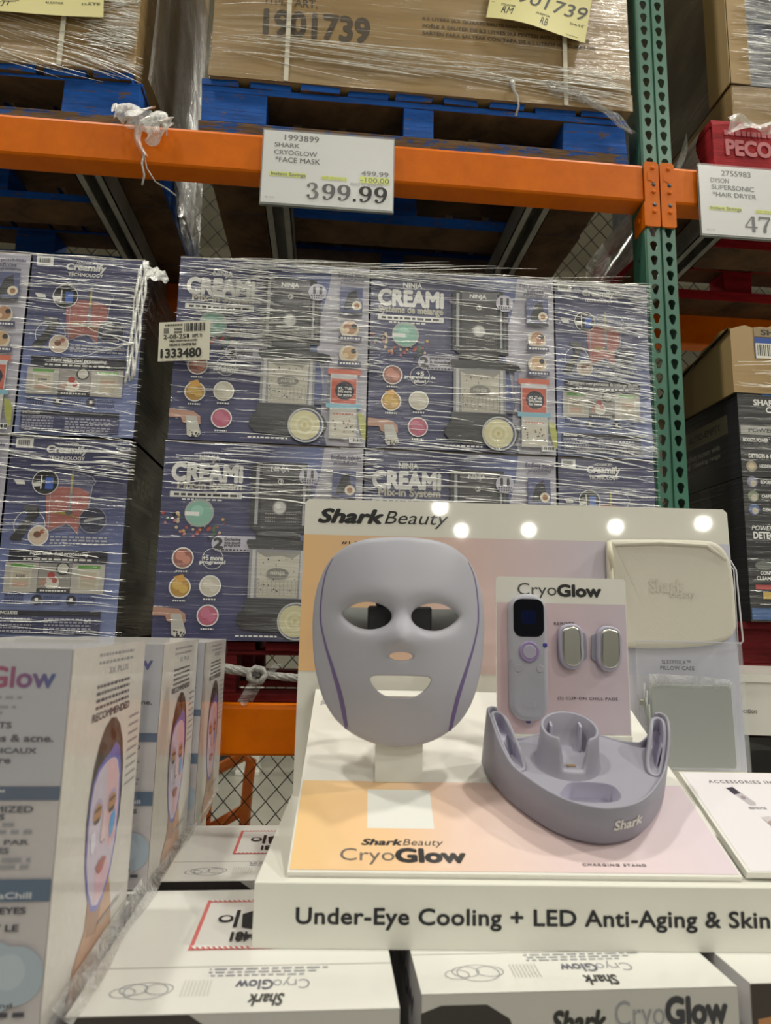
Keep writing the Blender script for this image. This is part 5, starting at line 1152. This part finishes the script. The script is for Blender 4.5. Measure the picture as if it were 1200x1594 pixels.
mb = MB(); cv = Cv(mb, (-.009, -.0141, -.060), X, Z, .018, .006, lift=.0001); cv.t('Shark', 0, 1, 0, 1, S(190, 188, 198), b=.02, shear=.1); mb.build('logo', [PRINT], o)
for p_ in ((.0215, .0155), (.0, -.0845)):
    pill(MB(), rrect(p_[0], p_[1], .006, .0055, .0015), .002 if p_[1] < 0 else .0132, .0045 if p_[1] < 0 else .0146, bev=.0006).build('blue_tack', [plain('blue_tape', S(60, 58, 150), .5) if 'blue_tape' not in bpy.data.materials else bpy.data.materials['blue_tape']], o)
def chill_pad(label, cx, czz, mir, rot):
    o = thing('chill_pad', label, 'chill pad', CM @ T((cx, -.0006, czz)) @ Matrix.Rotation(R(rot), 4, 'Y'), 'oval chill pads clipped on the card')
    o_ = smooth_loop([(mir*a, b) for a, b in ((0, .0305), (.010, .029), (.0165, .022), (.0175, .010), (.0165, 0), (.017, -.012), (.0145, -.024), (.007, -.0305), (-.003, -.031), (-.012, -.027), (-.017, -.018), (-.0175, -.004), (-.0165, .008), (-.0165, .018), (-.0125, .027))], 2)
    pill(MB(), o_, .003, .0105, bev=.003).build('pad_rim', [LILAC2], o)
    i_ = offset_ring(o_, .0042, -1); pill(MB(), i_, .0100, .0128, bev=.0022).build('cold_plate', [SILVER], o)
    pill(MB(), rrect(mir*.012, -.0, .022, .038, .006), 0, .004, bev=.001).build('clip', [LILAC], o)
    return o
chill_pad('silver chill pad with clip, next to the remote on the card', .1005, .1235, 1, -2)
chill_pad('silver chill pad nearer the right edge of the card', .1530, .1215, -1, 4)

# ------------------------------------------------------------------ pillow case things hanging on the back board
PM = D @ T((0, .3275, 0)) @ Matrix.Rotation(R(-2), 4, 'X')           # back board face
o = thing('pillow_case_bag', 'cream zipped pillow case bag hung on the back board with embossed lettering', 'bag', PM @ T((.476, -.004, .233)))
W_, H_ = .197, .157
bl = smooth_loop([(.0, .03), (.0, .14), (.003, .153), (.012, .155), (.155, .1575), (.175, .153), (.188, .140), (.196, .118), (.197, .06), (.194, 0), (.10, -.012), (.03, -.012), (.012, -.01)], 2)
pill(MB(), bl, 0, .011, bev=.008).build('bag_body', [CREAMB], o)
mb = MB().tube([(.002, -.010, .01), (.0035, -.011, .08), (.002, -.010, .148)], .0035, 8); mb.tube([(.002, -.011, .150), (.001, -.016, .130), (.003, -.018, .108)], [.004, .005, .003], 8); mb.build('zip_edge', [plain('cream_zip', S(216, 210, 190), .4)], o)
mb = MB().tube([(.012, -.0115, .145), (.08, -.0125, .150), (.155, -.0125, .1475), (.185, -.0105, .125)], .0025, 8); mb.build('top_hem', [CREAMB], o)
mb = MB(); cv = Cv(mb, (.062, -.0112, .093), X, Z, .07, .03, lift=.0002); cv.t('Shark', 0, .75, 0, .65, S(204, 198, 185), b=.05); cv.t('Beauty', .45, 1.0, .55, 1.0, S(206, 201, 188), b=.03); mb.build('embossed_lettering', [PRINT], o)
o = thing('acrylic_pocket', 'clear acrylic pocket over the lower half of the back board at the right', 'pocket', PM @ T((.512, -.014, .045)))
mb = MB().box((0, -.0008, 0), (.163, .0008, .187)); mb.box((0, .0008, 0), (.0015, .012, .187)); mb.box((.1615, .0008, 0), (.163, .012, .187)); mb.build('pocket_sheet', [POCKET], o)
MB().box((0, -.0012, .1862), (.163, .0012, .188)).build('pocket_rim', [plain('acrylic_edge', S(206, 206, 216), .15)], o)
mb = MB(); mb.tube([(.163, .004, .185), (.1690, .006, .190), (.1702, .012, .300), (.166, .018, .315), (.160, .018, .318)], .0013, 8); mb.tube([(.163, .010, .185), (.1655, .010, .30), (.1600, .014, .31)], .001, 8); mb.build('wire_hook', [plain('clear_wire', S(200, 200, 208), .2)], o)
o = thing('silk_pouch', 'grey folded silk in a clear sleeve on the lower right of the back board', 'pouch', PM @ T((.506, -.0185, .052)))
mb = MB(); pill(mb, rrect(.083, .058, .122, .118, .005, 4), 0, .004, bev=.0015); mb.build('silk', [SATIN], o)
mb = MB(); mb.grid(lambda u, v: (.02+.124*u, -.0052-.0035*math.sin(v*3.14)*abs(math.sin(u*4.2+.6))-.001*math.sin(u*17), .112+.020*v*(1-.35*u*u)), 24, 10); mb.build('sleeve_fold', [film('soft_clear_sleeve', .15, .5, (.86, .88, .88, 1), (20, 20, 20), .12)], o)
mb = MB(); mb.box((.018, -.0062, -.002), (.148, -.0056, .122)); mb.build('clear_sleeve', [CLEARF], o)
mb = MB()
for k in range(4): mb.tube([(.013+.003*(k % 2), -.003-.002*k, .118-.01*k), (.011+.002*k, -.005, .085-.01*k), (.017, -.004, .052-.006*k)], .0016, 6)
mb.build('side_pleats', [SATIN], o)
MB().box((.004, -.006, .086), (.013, -.002, .0945)).build('metal_clip', [SILVER], o, bevel=.001)

# ------------------------------------------------------------------ neighbouring display at the right edge
o = thing('neighbour_display', 'white display front lettered in grey behind the back board at right', 'display stand', T((.745, 1.20, 1.343)) @ Matrix.Rotation(R(-10), 4, 'Z'))
mb = MB().box((-.05, -.004, .112), (.5, .30, .126), c=PL).box((-.05, 0, .02), (.5, .012, .1115), c=PL).box((-.05, .012, .02), (.5, .30, .028), c=PL)
cv = Cv(mb, (-.05, 0, .1115), X, Z, .55, .0915); cv.t('heating and rotation', .0, .148, .50, .62, S(120, 118, 116), b=.02); mb.build('front_panel', [GLOSSP], o)
MB().box((-.048, .014, .0285), (.49, .29, .1115)).build('support_core', [WHITE], o)
o = thing('black_box', 'black boxed goods with white print under the neighbouring white display', 'box', T((.72, 1.22, 1.085)))
mb = MB().box((0, 0, 0), (.5, .3, .27), c=S(26, 26, 28)); cv = Cv(mb, (0, 0, .27), X, Z, .5, .27); cv.t('Smooth', .145, .26, .27, .32, S(200, 196, 190), b=.03)
for k in range(4): cv.dash(.15, .4, .38+.075*k, .022, S(110, 108, 104), k)
mb.build('box_body', [GLOSSP], o)
MB().tube([(.722, 1.212, 1.09), (.726, 1.21, 1.20), (.735, 1.21, 1.27), (.752, 1.212, 1.345)], .007, 6).build('brown_strap', plain('brown_strap', S(120, 84, 62), .6), o, world=True)
